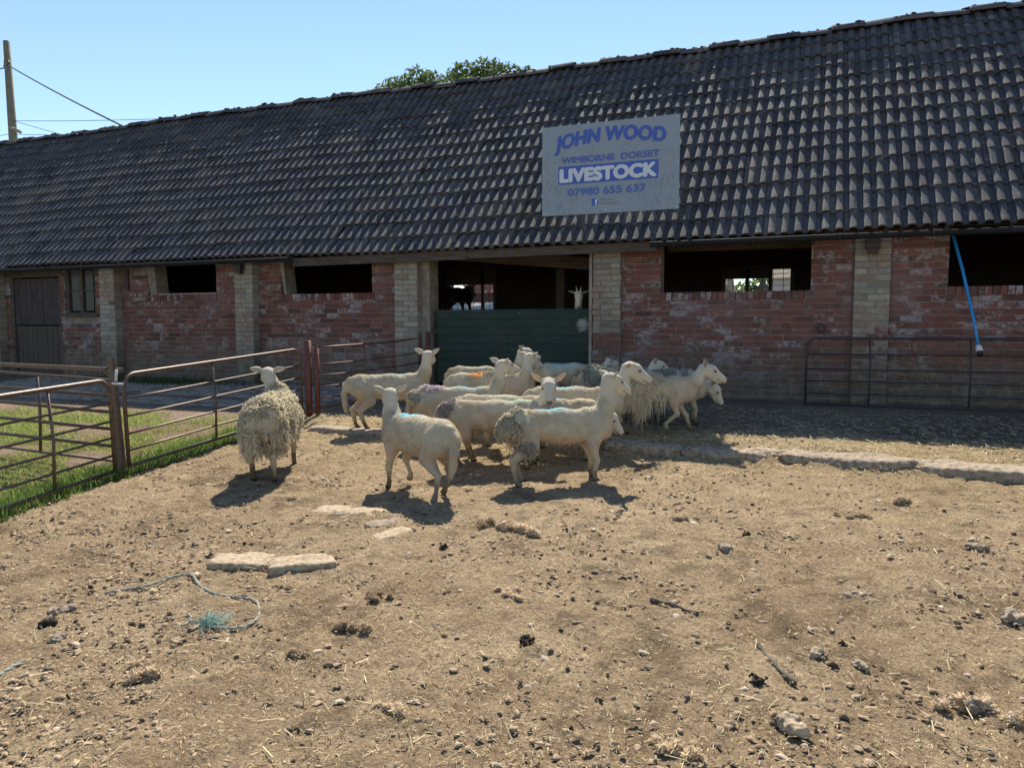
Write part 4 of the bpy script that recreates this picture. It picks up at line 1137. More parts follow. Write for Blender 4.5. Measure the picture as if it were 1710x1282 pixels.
# wool tufts on the ground
def tuft(x, y, s, label, seed, dark=0.0):
    rg = np.random.default_rng(seed); root = empty('wool_tuft', (x, y, G(x, y))); tag(root, label, 'wool tuft')
    g_ = SDF((-s * .8, -s * .5, -.02), (s * .8, s * .5, s * .4), max(.004, s / 40))
    C_ = rg.normal(size=(7, 2)) * np.array([s * .26, s * .12])
    for k in range(7): g_.cone((C_[k, 0], C_[k, 1], s * .03), (C_[k, 0] + rg.normal() * s * .05, C_[k, 1] + rg.normal() * s * .03, s * rg.uniform(.05, .13)), s * rg.uniform(.07, .12), s * rg.uniform(.05, .10), s * .03)
    V, Fc = nets(g_.F, g_.lo, g_.h); e1 = V[Fc[:, 2]] - V[Fc[:, 0]]; e2 = V[Fc[:, 3]] - V[Fc[:, 1]]; fn = np.cross(e1, e2); Nn = np.zeros_like(V)
    for k in range(4): np.add.at(Nn, Fc[:, k], fn)
    Nn /= np.linalg.norm(Nn, axis=1)[:, None] + 1e-9
    V = V + Nn * (s * .05 * vnoise(V / s, 9, 4, seed))[:, None]
    c0 = (np.array([.66, .53, .37]) * (1 - dark) + np.array([.24, .17, .11]) * dark); col = c0 * (1 + .35 * vnoise(V / s, 10, 3, seed + 5))[:, None]
    link('wool_clump', np_mesh('wool_clump', V, Fc, M_HIDE, True, col=np.clip(col, .02, .8)), root)
    n_ = 1500; I = rg.integers(0, len(V), n_); B = V[I]; d = Nn[I] + rg.normal(0, .6, (n_, 3)); d[:, 2] = np.abs(d[:, 2]) * .6; d /= np.linalg.norm(d, axis=1)[:, None]
    L_ = (s * .10 * rg.uniform(.3, 1.3, n_))[:, None]; sd = np.cross(d, rg.normal(size=(n_, 3))); sd /= np.linalg.norm(sd, axis=1)[:, None]; w_ = .0014
    VV = np.stack([B - sd * w_, B + sd * w_, B + d * L_ * .6 + sd * L_ * .3, B + d * L_], 1).reshape(-1, 3)
    link('loose_fibres', np_mesh('loose_fibres', VV, np.arange(4 * n_).reshape(-1, 4), M_WOOL, False, col=np.repeat(np.clip(col[I] * rg.uniform(.8, 1.3, (n_, 1)), .02, .8), 4, 0)), root)
for i, a_ in enumerate(((-1.66, 4.17, .24, 'pale part of the big wool heap in the middle of the yard', .1), (-1.82, 4.22, .20, 'dark brown part of the big wool heap in the middle of the yard', .85), (-1.307, 3.213, .15, 'pinkish wool tuft in the centre of the foreground', .1),
        (-.337, 2.249, .15, 'pale wool tuft at the bottom edge right of centre', .0), (-1.837, 2.636, .18, 'greyish wool tuft left of centre in the foreground', .5), (-2.365, 2.026, .20, 'long pale wool tuft in the lower left foreground', .2),
        (-2.389, 2.93, .10, 'small brown wool tuft under the right stone slab', .4), (-1.888, 2.98, .13, 'dark wool tuft right of the rope', .6), (.533, 2.82, .20, 'tangled wool tuft in the lower right foreground', .1), (.572, 5.68, .22, 'wool tuft below the right kerb', .2),
        (-1.31, 2.13, .12, 'whitish fluffy wool tuft at the bottom left of centre', .0), (-.75, 4.75, .16, 'brown wool tuft right of the shadow of the standing ewe', .4), (-3.45, 4.35, .13, 'wool tuft on the ground below the woolly ewe', .3), (.25, 5.2, .16, 'loose tuft of fleece and straw right of centre', .4), (-1.85, 2.35, .12, 'curly wool scrap near the bottom left', .5))):
    tuft(a_[0], a_[1], a_[2], a_[3], 100 + i, a_[4])

# sticks and rope
def wob(pts, n_, amp, seed):
    rr = random.Random(seed); out = []
    P = [Vector((p[0], p[1], G(p[0], p[1]) + .012)) for p in pts]
    for i in range(len(P) - 1):
        for k in range(n_): out.append(P[i].lerp(P[i + 1], k / n_) + Vector((rr.uniform(-amp, amp), rr.uniform(-amp, amp), rr.uniform(0, amp))))
    out.append(P[-1]); return out
b_ = MB(); w_ = wob([(-.66, 3.372), (-.569, 3.354), (-.438, 3.284)], 5, .004, 1); b_.tube(w_, [.006 + .004 * math.sin(k * 1.3 + 1) + .003 for k in range(len(w_))], 7)
tag(b_.obj('stick', M_STICK, None, True), 'thin dark curved stick lying right of the centre', 'stick')
b_ = MB(); w_ = wob([(-.18, 3.082), (-.109, 2.926), (-.021, 2.787)], 5, .003, 2); b_.tube(w_, [.009 + .0035 * math.sin(k * 1.7) for k in range(len(w_))], 7)
tag(b_.obj('stick', M_STICK, None, True), 'longer thick weathered stick beside the black dung clump', 'stick')
def catmull(P, n_):
    out = []; P = [P[0]] + P + [P[-1]]
    for i in range(1, len(P) - 2):
        p0, p1, p2, p3 = P[i - 1:i + 3]
        for k in range(n_):
            t = k / n_; out.append(.5 * ((2 * p1) + (p2 - p0) * t + (2 * p0 - 5 * p1 + 4 * p2 - p3) * t * t + (3 * p1 - p0 - 3 * p2 + p3) * t ** 3))
    out.append(P[-2]); return out
def rope(pts, r, label, parent=None):
    P = [Vector((p[0], p[1], 0)) for p in pts]; P = catmull(P, 14); P = [Vector((p.x, p.y, G(p.x, p.y) + .012)) for p in P]
    root = empty('rope', P[0]); tag(root, label, 'rope'); L = 0; S = [[], [], []]
    for i, p in enumerate(P):
        if i: L += (p - P[i - 1]).length
        d = (P[min(i + 1, len(P) - 1)] - P[max(i - 1, 0)]).normalized(); sd = Vector((-d.y, d.x, 0)); up_ = Vector((0, 0, 1))
        for k in range(3):
            a_ = L / .018 + k * 2.094; S[k].append(p - P[0] + (sd * math.cos(a_) + up_ * math.sin(a_)) * r * .55)
    for k in range(3):
        b_ = MB(); b_.tube(S[k], r * .55, 6); b_.obj('strand', M_ROPE, root, True)
    return root, P
rp, PR = rope([(-3.149, 2.546), (-3.034, 2.689), (-3.006, 2.831), (-2.939, 2.883), (-2.781, 2.783), (-2.612, 2.724), (-2.421, 2.733), (-2.331, 2.677), (-2.245, 2.568), (-2.242, 2.471), (-2.335, 2.429), (-2.411, 2.439)], .0058, 'pale green rope curling on the ground to a frayed end')
b_ = MB(); rr = random.Random(4); e_ = PR[-1] - PR[0]
for k in range(90):
    q = e_ + Vector((rr.uniform(-.02, .05), rr.uniform(-.03, .03), 0)); dv = Vector((rr.gauss(-.2, 1), rr.gauss(0.5, 1), abs(rr.gauss(.2, .5)))).normalized() * rr.uniform(.04, .11)
    b_.tube([q, q + dv * .5 + Vector((rr.uniform(-.012, .012), rr.uniform(-.012, .012), .012)), q + dv + Vector((0, 0, -dv.z * .4))], .0011, 3, False)
b_.obj('frayed_end', M_FRAY, rp)
rope([(-2.76, 1.70), (-2.804, 1.809), (-2.818, 1.864), (-2.826, 1.912)], .008, 'short rope end poking in at the lower left edge')
rope([(-2.52, 2.36), (-2.50, 2.42), (-2.54, 2.48), (-2.60, 2.50)], .004, 'thin pale string scrap left of the rope frayed end')

# ------------------------------------------------------------------ sheep
CREAM = np.array([.49, .425, .30]); SKIN = np.array([.52, .36, .27]); DIRT = np.array([.12, .085, .045]); WHITE = np.array([.56, .50, .39])
BLUE = np.array([.16, .52, .66]); PURP = np.array([.60, .53, .60]); ORNG = np.array([.72, .26, .06]); GREEN = np.array([.30, .62, .46]); GREYW = np.array([.27, .25, .21])
def frame(f, roll=0.0):
    f = Vector(f).normalized(); l_ = Vector((0, 0, 1)).cross(f)
    if l_.length < 1e-3: l_ = Vector((0, 1, 0))
    l_.normalize(); u = f.cross(l_); return f, l_, u
def make_animal(name, cat, label, loc, heading, scale=1.0, feet=(0, 0, 0, 0), lift=(0, 0, 0, 0), poll=(.42, 0, .84), face=(1, 0, -.45), marks=(), woolly=0.0, tail='long', earv=.0, fuzz=9000,
                locks=None, goat=False, seed=0, dirty=.0, group='flock of sheep in the yard', headscale=1.04, fat=1.0, h=.0095, tone=(1, 1, 1), rumpwool=0):
    """feet order: hind-left, hind-right, front-left, front-right (x offsets); x forward, y left"""
    rg = np.random.default_rng(seed + 500)
    x, y = loc; root = empty(name, (x, y, G(x, y) - .006), R(heading)); tag(root, label, cat, group); root.scale = (scale,) * 3
    pol = Vector(poll); f, l_, u = frame(face)
    xm = max(.62, pol.x + .34); g_ = SDF((-.66 - woolly, min(-.27, pol.y - .3) - woolly, -.02), (xm, max(.27, pol.y + .3) + woolly, max(.98, pol.z + .22)), h)
    W = woolly; sy = (1, 1.22, 1)
    # trunk
    g_.cone((-.30, 0, .462), (.0, 0, .455), .128 * fat + W, .132 * fat + W, .04, sy)
    g_.cone((.0, 0, .453), (.27, 0, .455), .132 * fat + W, .122 * fat + W * .9, .04, sy)
    g_.cone((-.34, 0, .50), (-.40, 0, .46), .085 + W, .075 + W, .05)
    g_.cone((.22, 0, .525), (.30, 0, .50), .062 + W * .8, .06 + W * .6, .05)
    g_.cone((.27, 0, .42), (.345, 0, .415), .11 + W * .6, .080 + W * .5, .05)
    g_.cone((-.05, 0, .408), (.12, 0, .402), .082 * fat + W * .8, .086 * fat + W * .8, .05)
    # legs
    for i, (sx, sy_) in enumerate(((-1, 1), (-1, -1), (1, 1), (1, -1))):
        dx = feet[i]; lf = lift[i]; yy = .085 * sy_ ; ky = .012
        if sx < 0:
            A = (-.315, yy * .8, .43); B = (-.255 + .25 * dx, yy * 1.05, .315 + lf * .2); C1 = (-.385 + .62 * dx, yy, .205 + .5 * lf); D1 = (-.345 + dx, yy, .062 + lf); E1 = (-.325 + dx, yy, .022 + lf)
            g_.cone(A, B, .105, .062, .035, (1, 1.2, 1)); g_.cone(B, C1, .055, .027, .022); g_.cone(C1, D1, .0245, .0175, .010); g_.cone(D1, E1, .020, .021, .008); g_.cone((E1[0], E1[1], E1[2]), (E1[0] + .022, E1[1], max(E1[2] - .004, .012)), .021, .016, .006)
            g_.cone((C1[0] - .012, C1[1], C1[2] + .012), (C1[0], C1[1], C1[2] - .01), .020, .022, .01)
        else:
            A = (.265, yy * .85, .40); B = (.235 + .2 * dx, yy * 1.0, .305 + lf * .2); C1 = (.272 + .60 * dx + (.05 if lf > 0 else 0), yy, .178 + .75 * lf); D1 = (.262 + dx, yy, .062 + lf); E1 = (.275 + dx, yy, .022 + lf)
            g_.cone(A, B, .078, .050, .035, (1, 1.2, 1)); g_.cone(B, C1, .042, .026, .018); g_.cone((C1[0] + .004, yy, C1[2] + .012), (C1[0] + .004, yy, C1[2] - .012), .026, .024, .008); g_.cone(C1, D1, .0225, .0165, .010); g_.cone(D1, E1, .019, .020, .008); g_.cone((E1[0], E1[1], E1[2]), (E1[0] + .022, E1[1], max(E1[2] - .004, .012)), .020, .016, .006)
    hs = headscale
    # neck
    nb = Vector((.315, 0, .475)); back = pol - f * .025 * hs - u * .045 * hs; midp = nb.lerp(back, .5) + Vector((.03, 0, -.015))
    g_.cone(nb, midp, .098 + W * .8, .064 + W * .35, .04); g_.cone(midp, back, .064 + W * .35, .049, .03); g_.cone((.33, 0, .42), midp, .082 + W * .5, .050, .04)
    def hp(a_, b_, c_): return pol + (f * a_ + l_ * b_ + u * c_) * hs
    g_.cone(hp(.0, 0, -.035), hp(.045, 0, -.030), .058 * hs, .054 * hs, .02)
    g_.cone(hp(.05, 0, -.030), hp(.155, 0, -.062), .049 * hs, .033 * hs, .018)
    g_.cone(hp(.155, 0, -.062), hp(.190, 0, -.068), .034 * hs, .0285 * hs, .012)
    g_.cone(hp(.01, 0, -.075), hp(.155, 0, -.095), .042 * hs, .021 * hs, .018)
    for s_ in (1, -1):
        g_.cone(hp(.055, .030 * s_, -.012), hp(.085, .032 * s_, -.024), .023 * hs, .018 * hs, .010)
        g_.cone(hp(-.008, .040 * s_, -.012), hp(-.012, .060 * s_, -.006), .022 * hs, .013 * hs, .012)
        g_.cone(hp(.02, .030 * s_, -.075), hp(.05, .028 * s_, -.075), .032 * hs, .026 * hs, .015)
    if goat:
        for s_ in (1, -1): g_.cone(hp(.02, .022 * s_, .015), hp(-.03, .034 * s_, .115), .013 * hs, .005 * hs, .008)
        g_.cone(hp(.13, 0, -.11), hp(.125, 0, -.155), .012, .004, .01)
    # tail
    if tail == 'long':
        T_ = [(-.43, 0, .535), (-.475, .01, .48), (-.495, .015, .38), (-.485, .02, .27), (-.475, .03, .20)]; rr_ = [.038, .034, .030, .026, .016]
        if W: T_ = [(p[0] - W * .9, p[1] + .03, p[2]) for p in T_]; rr_ = [q + .012 for q in rr_]
        for p, q, ra, rb in zip(T_[:-1], T_[1:], rr_[:-1], rr_[1:]): g_.cone(p, q, ra, rb, .02)
    elif tail == 'short':
        g_.cone((-.43, 0, .53), (-.48, 0, .45), .035, .028, .02); g_.cone((-.48, 0, .45), (-.485, 0, .36), .028, .018, .015)
    V, Fc = nets(g_.F, g_.lo, h)
    # relief
    up3 = V - 0
    e1 = V[Fc[:, 2]] - V[Fc[:, 0]]; e2 = V[Fc[:, 3]] - V[Fc[:, 1]]; fn = np.cross(e1, e2); Nn = np.zeros_like(V)
    for k in range(4): np.add.at(Nn, Fc[:, k], fn)
    Nn /= np.linalg.norm(Nn, axis=1)[:, None] + 1e-9
    trunkm = np.clip((V[:, 2] - .26) / .06, 0, 1) * np.clip((.40 - np.abs(V[:, 0])) / .1 + 1, 0, 1)
    hd = np.linalg.norm(V - np.array(hp(.05, 0, -.04)), axis=1); headm = np.clip((.20 - hd) / .05, 0, 1)
    ribs = np.sin(V[:, 0] * 95 + 3 * np.sin(V[:, 2] * 12)) * .0018 * (.5 + vnoise(V, 4, 2, seed + 3)) * trunkm * (W == 0)
    disp = .005 * vnoise(V, 12, 3, seed) + .003 * vnoise(V, 38, 2, seed) + ribs
    if W: disp = disp + trunkm * (1 - headm) * .022 * vnoise(V * np.array([1, 1, .55]), 16, 3, seed + 4)
    V = V + Nn * (disp * (1 - .75 * headm))[:, None]
    if not goat:
        pass
    # colour (coat, dirt, raddle marks)
    nz = vnoise(V, 9, 4, seed + 2)[:, None]; nz2 = vnoise(V, 30, 3, seed + 7)[:, None]
    col = CREAM * np.array(tone) * (1 + .26 * nz + .14 * nz2); st_ = np.clip(vnoise(V, 5, 4, seed + 12)[:, None] * 2.6 - .15, 0, .6); col = col * (1 - st_) + np.array([.40, .31, .20]) * st_
    bel = np.clip((.40 - V[:, 2]) / .10, 0, 1) * np.clip((V[:, 2] - .24) / .05, 0, 1); pk = np.clip(bel[:, None] * .6 + .45 * np.clip(nz * 2 - .25, 0, 1), 0, .75) * (W == 0)
    col = col * (1 - pk) + SKIN * pk
    lg = np.clip((.27 - V[:, 2]) / .10, 0, 1)[:, None]; col = col * (1 - lg) + (WHITE * np.array([.86, .80, .70])) * lg * (1 + .1 * nz)
    ld = np.clip((.17 - V[:, 2]) / .13 + nz[:, 0] * 1.2 + nz2[:, 0] * .6, 0, .92)[:, None] * lg; col = col * (1 - ld) + DIRT * ld
    hoof = (V[:, 2] < .026)[:, None]; col = np.where(hoof, np.array([.05, .04, .03]), col)
    hm = headm[:, None]; col = col * (1 - hm) + WHITE * hm
    if dirty:
        rd = np.clip((-.24 - V[:, 0]) / .08, 0, 1) * np.clip((.50 - V[:, 2]) / .1, 0, 1) * np.clip(.55 + 1.6 * nz[:, 0], 0, 1) * dirty; col = col * (1 - rd[:, None]) + GREYW * rd[:, None]
    for (c, rad, cc, st) in marks:
        q = (V - np.array(c)) / np.array(rad); m_ = np.clip(1.25 - np.sqrt((q ** 2).sum(1)) + .5 * nz2[:, 0] + .25 * nz[:, 0], 0, 1)[:, None] * st; col = col * (1 - m_) + np.array(cc) * m_
    # nose and mouth
    np_ = np.array(hp(.218, 0, -.066)); q = np.linalg.norm((V - np_), axis=1); m_ = np.clip((.024 * hs - q) / .008, 0, 1)[:, None] * .8; col = col * (1 - m_) + np.array([.22, .13, .12]) * m_
    for s_ in (1, -1):
        q = np.linalg.norm(V - np.array(hp(.213, .016 * s_, -.062)), axis=1); m_ = np.clip((.012 - q) / .005, 0, 1)[:, None]; col = col * (1 - m_) + np.array([.04, .03, .03]) * m_
        q = np.linalg.norm(V - np.array(hp(.078, .05 * s_, -.022)), axis=1); m_ = np.clip((.026 - q) / .012, 0, 1)[:, None] * .55; col = col * (1 - m_) + np.array([.30, .20, .16]) * m_
    lx = (V - np.array(pol)) @ np.array(f) / hs; lz = (V - np.array(pol)) @ np.array(u) / hs
    mo = (np.abs(lz + .088 + (lx - .17) * .15) < .0045) & (lx > .13) & (hd < .24); col = np.where(mo[:, None], col * .45, col)
    if min(tone) < .3: col = col * .14
    col = np.clip(col, .01, .85)
    link('body', np_mesh('body', V, Fc, M_HIDE, True, col=col), root)
    # eyes
    for s_ in (1, -1):
        c = hp(.082, .046 * s_, -.024); e_ = MB(); n_ = 8; VV = []; FF = []
        for i in range(5):
            ph = math.pi * i / 4
            for k in range(n_): VV.append(tuple(c + (f * math.cos(2 * math.pi * k / n_) * math.sin(ph) * 1.25 + u * math.sin(2 * math.pi * k / n_) * math.sin(ph) * .9 + l_ * math.cos(ph)) * .0105 * hs))
        for i in range(4):
            for k in range(n_): FF.append((i * n_ + k, i * n_ + (k + 1) % n_, (i + 1) * n_ + (k + 1) % n_, (i + 1) * n_ + k))
        e_.add(VV, FF); e_.obj('eye', M_EYE, root, True)
    # ears: cupped leaves
    for s_ in (1, -1):
        base = hp(-.012, .055 * s_, -.004); dirv = (l_ * s_ * 1.0 + u * (.10 + earv) - f * (.28)).normalized(); op = (f * .9 + u * -.25 + dirv * 0).normalized(); op = (op - dirv * op.dot(dirv)).normalized(); sd = dirv.cross(op)
        VV = []; cc = []; L_ = .098 * hs; nu, nv = 9, 7
        for lay in (0, 1):
            for i in range(nu):
                t = i / (nu - 1); wd = .030 * hs * (math.sin(math.pi * min(1, (t * .88 + .12)) ** .8) ** .75) * (1 - .12 * t)
                if i == nu - 1: wd = .002
                for j in range(nv):
                    v = (j / (nv - 1)) * 2 - 1; cup = (1 - v * v) * -.018 * hs * (1 - t * .6)
                    VV.append(tuple(base + dirv * (t * L_) + sd * (v * wd) + op * (cup + (.0045 if lay else 0) - .012 * t * t) ))
                    inner = lay == 1 and abs(v) < .66; cc.append((.48, .34, .27) if inner else tuple(WHITE * np.array(tone)))
        FF = []
        for lay in (0, 1):
            o_ = lay * nu * nv
            for i in range(nu - 1):
                for j in range(nv - 1):
                    q = (o_ + i * nv + j, o_ + (i + 1) * nv + j, o_ + (i + 1) * nv + j + 1, o_ + i * nv + j + 1); FF.append(q if lay else q[::-1])
        for i in range(nu - 1):
            for j in (0, nv - 1): FF.append((i * nv + j, (i + 1) * nv + j, nu * nv + (i + 1) * nv + j, nu * nv + i * nv + j))
        link('ear', np_mesh('ear', VV, FF, M_EAR, True, col=np.array(cc)), root)
    # short clipped wool: a fuzz of fine hairs
    if fuzz:
        wt = (trunkm + .25 + .3 * (V[:, 2] > .3)) * (1 - .85 * headm) * (V[:, 2] > .16); wt = wt / wt.sum(); I = rg.choice(len(V), fuzz, p=wt)
        B = V[I] + rg.normal(0, h * .4, (fuzz, 3)) * .7 - Nn[I] * .003; d = Nn[I] * .75 + np.array([-.45, 0, -.45]) + rg.normal(0, .35, (fuzz, 3)); d /= np.linalg.norm(d, axis=1)[:, None]
        L_ = (.015 * rg.uniform(.5, 1.3, fuzz))[:, None]; sd = np.cross(d, rg.normal(size=(fuzz, 3))); sd /= np.linalg.norm(sd, axis=1)[:, None] + 1e-9
        VV = np.stack([B - sd * .0016, B + sd * .0016, B + d * L_], 1).reshape(-1, 3); cc = np.repeat(np.clip(col[I] * rg.uniform(.9, 1.25, (fuzz, 1)), .02, .85), 3, 0)
        link('clipped_wool', np_mesh('clipped_wool', VV, np.arange(3 * fuzz).reshape(-1, 3), M_WOOL, False, col=cc), root)
    # long fleece locks
    for (nm, selc, selr, n_, L0, wl_, droop, colm) in (locks or ()):
        n_ = int(n_ * 2.4); wl_ = wl_ * .62
        q = np.sqrt((((V - np.array(selc)) / np.array(selr)) ** 2).sum(1)); wt = np.clip(1.15 - q, 0, .4) * (1 - headm) * np.clip(.55 + 2.2 * vnoise(V, 11, 3, seed + 31) + 1.6 * np.clip(.75 - q, 0, 1), 0, 1)
        if wt.sum() <= 0: continue
        wt = wt / wt.sum(); I = rg.choice(len(V), n_, p=wt); P = V[I] - Nn[I] * .003; seg = 4
        top = np.clip(Nn[I, 2], 0, 1)[:, None]; out = Nn[I] + rg.normal(0, .35, (n_, 3)); dwn = np.array([0, 0, -1.0]) * (1 - .75 * top) * droop + rg.normal(0, .22, (n_, 3))
        L_ = (L0 * rg.uniform(.55, 1.35, n_))[:, None] * (1 - .25 * top); a1 = np.cross(out, np.array([0, 0, 1.])); a1 /= np.linalg.norm(a1, axis=1)[:, None] + 1e-6
        ph = rg.uniform(0, 6.28, n_)[:, None]; ring = []; an_ = rg.uniform(-.9, .9, n_)[:, None]; ca_, sa_ = np.cos(an_), np.sin(an_)
        for s_ in range(seg + 1):
            t = s_ / seg; c = P + out * L_ * (.95 * t * (1 - .5 * t)) + Nn[I] * (.010 * math.sin(math.pi * t)) + dwn * L_ * (t ** 1.5) + a1 * (np.sin(ph + t * 9) * .007) + Nn[I] * .004 * np.cos(ph + t * 11)
            wd = wl_ * (1.1 - .75 * t ** 2) * rg.uniform(.8, 1.2, (n_, 1)); b1 = np.cross(a1, out / (np.linalg.norm(out, axis=1)[:, None] + 1e-6))
            rv = a1 * ca_ + b1 * sa_
            for k in (-1, 1): ring.append(c + rv * wd * k)
        VV = np.stack(ring, 1); m_ = VV.shape[1]; FF = [(s_ * 2, s_ * 2 + 1, s_ * 2 + 3, s_ * 2 + 2) for s_ in range(seg)]
        FF = (np.array(FF)[None] + (np.arange(n_) * m_)[:, None, None]).reshape(-1, 4)
        cb = (col[I] * .3 + np.array(colm) * .7) * rg.uniform(.82, 1.18, (n_, 1)); tipf = np.repeat(np.linspace(.92, 1.12, seg + 1), 2)[None, :, None]
        cc = np.clip(cb[:, None, :] * tipf, .02, .88).reshape(-1, 3)
        link(nm, np_mesh(nm, VV.reshape(-1, 3), FF, M_WOOL, False, col=cc), root)
    return root

SH = 'sheep'
stripe = lambda c, x0=.0, L=.20, st=.8: ((x0, 0, .60), (L, .05, .05), c, st)
FLEECE = np.array([.78, .70, .52]); GREYF = np.array([.58, .54, .45])
def face_local(heading, world_az, dz): a_ = R(world_az - heading); return (math.cos(a_), math.sin(a_), dz)

make_animal('sheep', SH, 'unshorn shaggy ewe seen from behind, alone by the left gate', (-4.18, 5.04), 116, 1.04, (.02, -.03, .0, .05), poll=(.42, .14, .82), face=face_local(116, 128, -.15), marks=[((.12, -.02, .66), (.09, .07, .06), BLUE, .7)],
            woolly=.048, fuzz=1500, seed=1, tone=(.95, .95, .95), headscale=1.0, locks=[('fleece', (-.08, 0, .56), (.66, .50, .34), 11000, .034, .0065, .6, FLEECE), ('rump_locks', (-.36, 0, .34), (.22, .30, .12), 700, .045, .008, 1.2, FLEECE * .9), ('flank_locks', (-.05, 0, .34), (.36, .32, .09), 800, .045, .008, 1.2, FLEECE * .9)])
make_animal('sheep', SH, 'shorn ewe with a long tail standing nearest the far left gate', (-4.33, 7.16), 44, 1.02, (-.02, .05, 0, .02), poll=(.42, -.02, .82), face=face_local(44, 100, -.15), marks=[stripe(BLUE * 1.1, .05, .16, .45)], seed=2, earv=.35)
make_animal('sheep', SH, 'shorn ewe with a purple raddled woolly rump and blue back stripe', (-3.22, 6.62), 30, 1.0, (.03, -.03, 0, 0), poll=(.43, .0, .84), face=face_local(30, 62, -.1), marks=[stripe(BLUE, .06, .17, .85)], seed=3, earv=.2,
            locks=[('rump_wool', (-.30, 0, .60), (.14, .11, .08), 420, .030, .008, .3, PURP * 1.3), ('hip_wool', (-.44, 0, .50), (.10, .12, .09), 420, .030, .008, .4, GREYF * 1.2)])
make_animal('sheep', SH, 'shorn ewe walking left with its dirty rump nearest the camera', (-2.70, 4.84), 152, .97, (-.02, .10, .02, -.03), (0, .02, 0, .05), poll=(.435, -.02, .765), face=face_local(152, 132, -.25), marks=[stripe(BLUE, .1, .17, .9), ((-.36, 0, .40), (.12, .14, .10), np.array([.48, .56, .54]), .3)], seed=4, dirty=.6, fat=1.10, earv=.3, headscale=1.0)
make_animal('sheep', SH, 'shorn ewe with a purple tuft on its rump, half hidden by the big standing ewe', (-2.48, 5.80), 24, 1.0, (.02, -.04, .03, -.02), poll=(.46, .04, .50), face=face_local(24, 40, -.9), marks=[((.2, 0, .60), (.12, .06, .05), GREEN, .5)], seed=5, dirty=.3, tail='short',
            locks=[('rump_wool', (-.42, 0, .50), (.11, .13, .12), 600, .032, .008, .6, np.array([.50, .45, .44])), ('belly_locks', (.22, -.05, .30), (.14, .14, .07), 200, .08, .005, 1.2, FLEECE)])
make_animal('sheep', SH, 'big shorn ewe standing in front of the flock with a dung-stained woolly rump', (-1.80, 5.50), 37, .99, (.03, -.05, .02, -.01), poll=(.425, .0, .84), face=face_local(37, 46, -.42), marks=[stripe(BLUE, -.06, .16, .9)], seed=6, dirty=.8, tail='short',  earv=.1, fat=.97, headscale=1.0,
            locks=[('rump_wool', (-.42, 0, .47), (.12, .15, .16), 1300, .030, .009, .7, np.array([.64, .58, .44])), ('thigh_wool', (-.30, -.11, .31), (.07, .05, .06), 150, .03, .007, .8, GREYF * .8), ('far_thigh_wool', (-.34, .08, .30), (.08, .07, .08), 160, .03, .007, .8, GREYF * .8)])
make_animal('sheep', SH, 'ewe looking straight at the camera from the middle of the flock', (-2.52, 6.12), 10, 1.0, (0, .04, -.03, 0), poll=(.40, -.10, .735), face=face_local(10, 292, -.55), marks=[stripe(GREEN, .0, .15, .5)], seed=7, headscale=1.1, earv=.38, h=.0085)
make_animal('sheep', SH, 'shorn ewe in mid flock with its white head raised in right profile', (-2.06, 6.76), 20, 1.03, (.0, -.05, .05, -.03), poll=(.50, .0, .80), face=face_local(20, 14, -.42), marks=[stripe(BLUE, -.1, .14, .7)], seed=8, headscale=1.1, earv=-.3)
make_animal('sheep', SH, 'smaller ewe with lowered head behind the front legs of the big ewe', (-2.08, 6.28), 34, .93, (.0, .04, .06, -.03), poll=(.50, -.06, .46), face=face_local(34, 0, -.85), marks=[stripe(BLUE, -.12, .2, .9)], seed=9, headscale=1.08, locks=[('belly_locks', (.05, -.05, .30), (.22, .14, .06), 200, .07, .005, 1.2, FLEECE)])
make_animal('sheep', SH, 'ewe with an orange raddle patch on its back and ears spread wide', (-3.22, 7.42), 18, 1.0, (.0, .03, 0, .02), poll=(.42, .03, .79), face=face_local(18, 66, -.35), marks=[((-.16, 0, .58), (.09, .12, .06), ORNG, .95), ((.28, -.06, .42), (.12, .1, .12), SKIN, .7)], seed=10, locks=[('back_wool', (-.02, 0, .60), (.12, .08, .06), 350, .03, .008, .2, np.array([.6, .52, .36]))])
make_animal('sheep', SH, 'ewe in the barn shade with its head just above the others at the green door', (-3.62, 8.18), 22, .98, (.0, .03, 0, .02), poll=(.46, .0, .80), face=face_local(22, 14, -.15), seed=11, earv=.35)
make_animal('sheep', SH, 'ewe in the barn shade showing a bluish rounded rump by the green door', (-2.62, 8.52), 24, 1.0, (.0, .03, 0, .02), poll=(.44, .0, .62), face=face_local(24, 30, -.5), marks=[((-.2, 0, .57), (.3, .14, .07), np.array([.33, .50, .49]), .7)], seed=12)
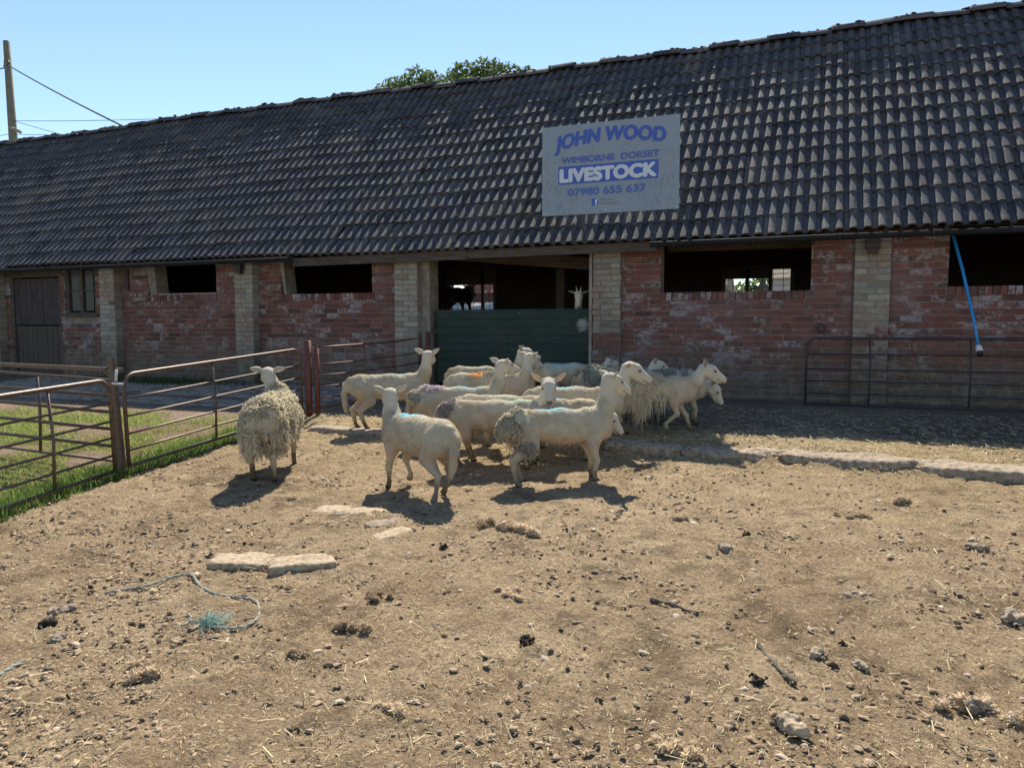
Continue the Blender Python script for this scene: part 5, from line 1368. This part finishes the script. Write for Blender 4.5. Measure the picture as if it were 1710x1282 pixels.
make_animal('sheep', SH, 'woolly ewe in the barn shade beside the broken cream pier', (-2.04, 8.30), 14, .93, (.0, .03, 0, .02), poll=(.47, .0, .70), face=face_local(14, 10, -.35), woolly=.045, fuzz=800, seed=13, tone=(.8, .85, .85), marks=[stripe(np.array([.40, .55, .55]), 0, .3, .4)],
            locks=[('fleece', (-.04, 0, .48), (.48, .34, .24), 3200, .045, .008, 1.0, np.array([.46, .44, .37]))])
make_animal('sheep', SH, 'half-shorn ewe walking right at the front of the flock with long locks behind', (-1.50, 7.56), 15, 1.0, (-.05, .06, .12, -.14), (0, 0, 0, .05), poll=(.54, .0, .70), face=face_local(15, 10, -.42), woolly=.0, seed=14, headscale=1.1, earv=.35, marks=[((.28, -.06, .42), (.14, .1, .14), SKIN, .5)],
            locks=[('fleece', (-.20, 0, .54), (.29, .24, .20), 3600, .055, .007, 1.1, FLEECE * 1.05), ('hanging_locks', (-.12, -.04, .40), (.24, .20, .07), 520, .095, .0055, 1.4, FLEECE * .95)])
make_animal('sheep', SH, 'ewe with its head down behind the walking ewe at the right', (-1.42, 8.12), 12, .93, (.0, .03, 0, .02), poll=(.50, -.09, .47), face=face_local(12, 0, -1.3), marks=[stripe(np.array([.42, .58, .58]), .1, .35, .7)], woolly=.03, fuzz=1200, seed=15, tone=(.85, .9, .9), headscale=1.08, locks=[('fleece', (-.02, 0, .52), (.45, .25, .14), 1100, .04, .007, .7, np.array([.46, .46, .40]))])
# goats inside the barn
gt = make_animal('goat', 'goat', 'white horned goat resting its head over the green half door', (-3.27, 10.70), -70, 1.0, poll=(.56, .0, 1.40), face=face_local(-70, -75, -1.15), fuzz=0, seed=20, goat=True, earv=-.15, group=None, headscale=1.0, h=.010, tone=(1, 1, 1), tail='short')
bale = MB(); bale.box(-6.75, -5.95, 12.5, 13.3, .485, 1.55, 0, .02); tag(bale.obj('straw_bale', M_DARKIN), 'dark stacked bales inside the barn below the left back window', 'bale')
gt2 = make_animal('goat', 'goat', 'dark goat silhouetted against the left back window of the barn', (-6.32, 12.95), 78, 1.0, poll=(.40, .0, .62), face=face_local(78, 80, -.5), fuzz=0, seed=21, goat=True, group=None, h=.012, tone=(.10, .09, .08), tail='short')
gt2.location.z = 1.545
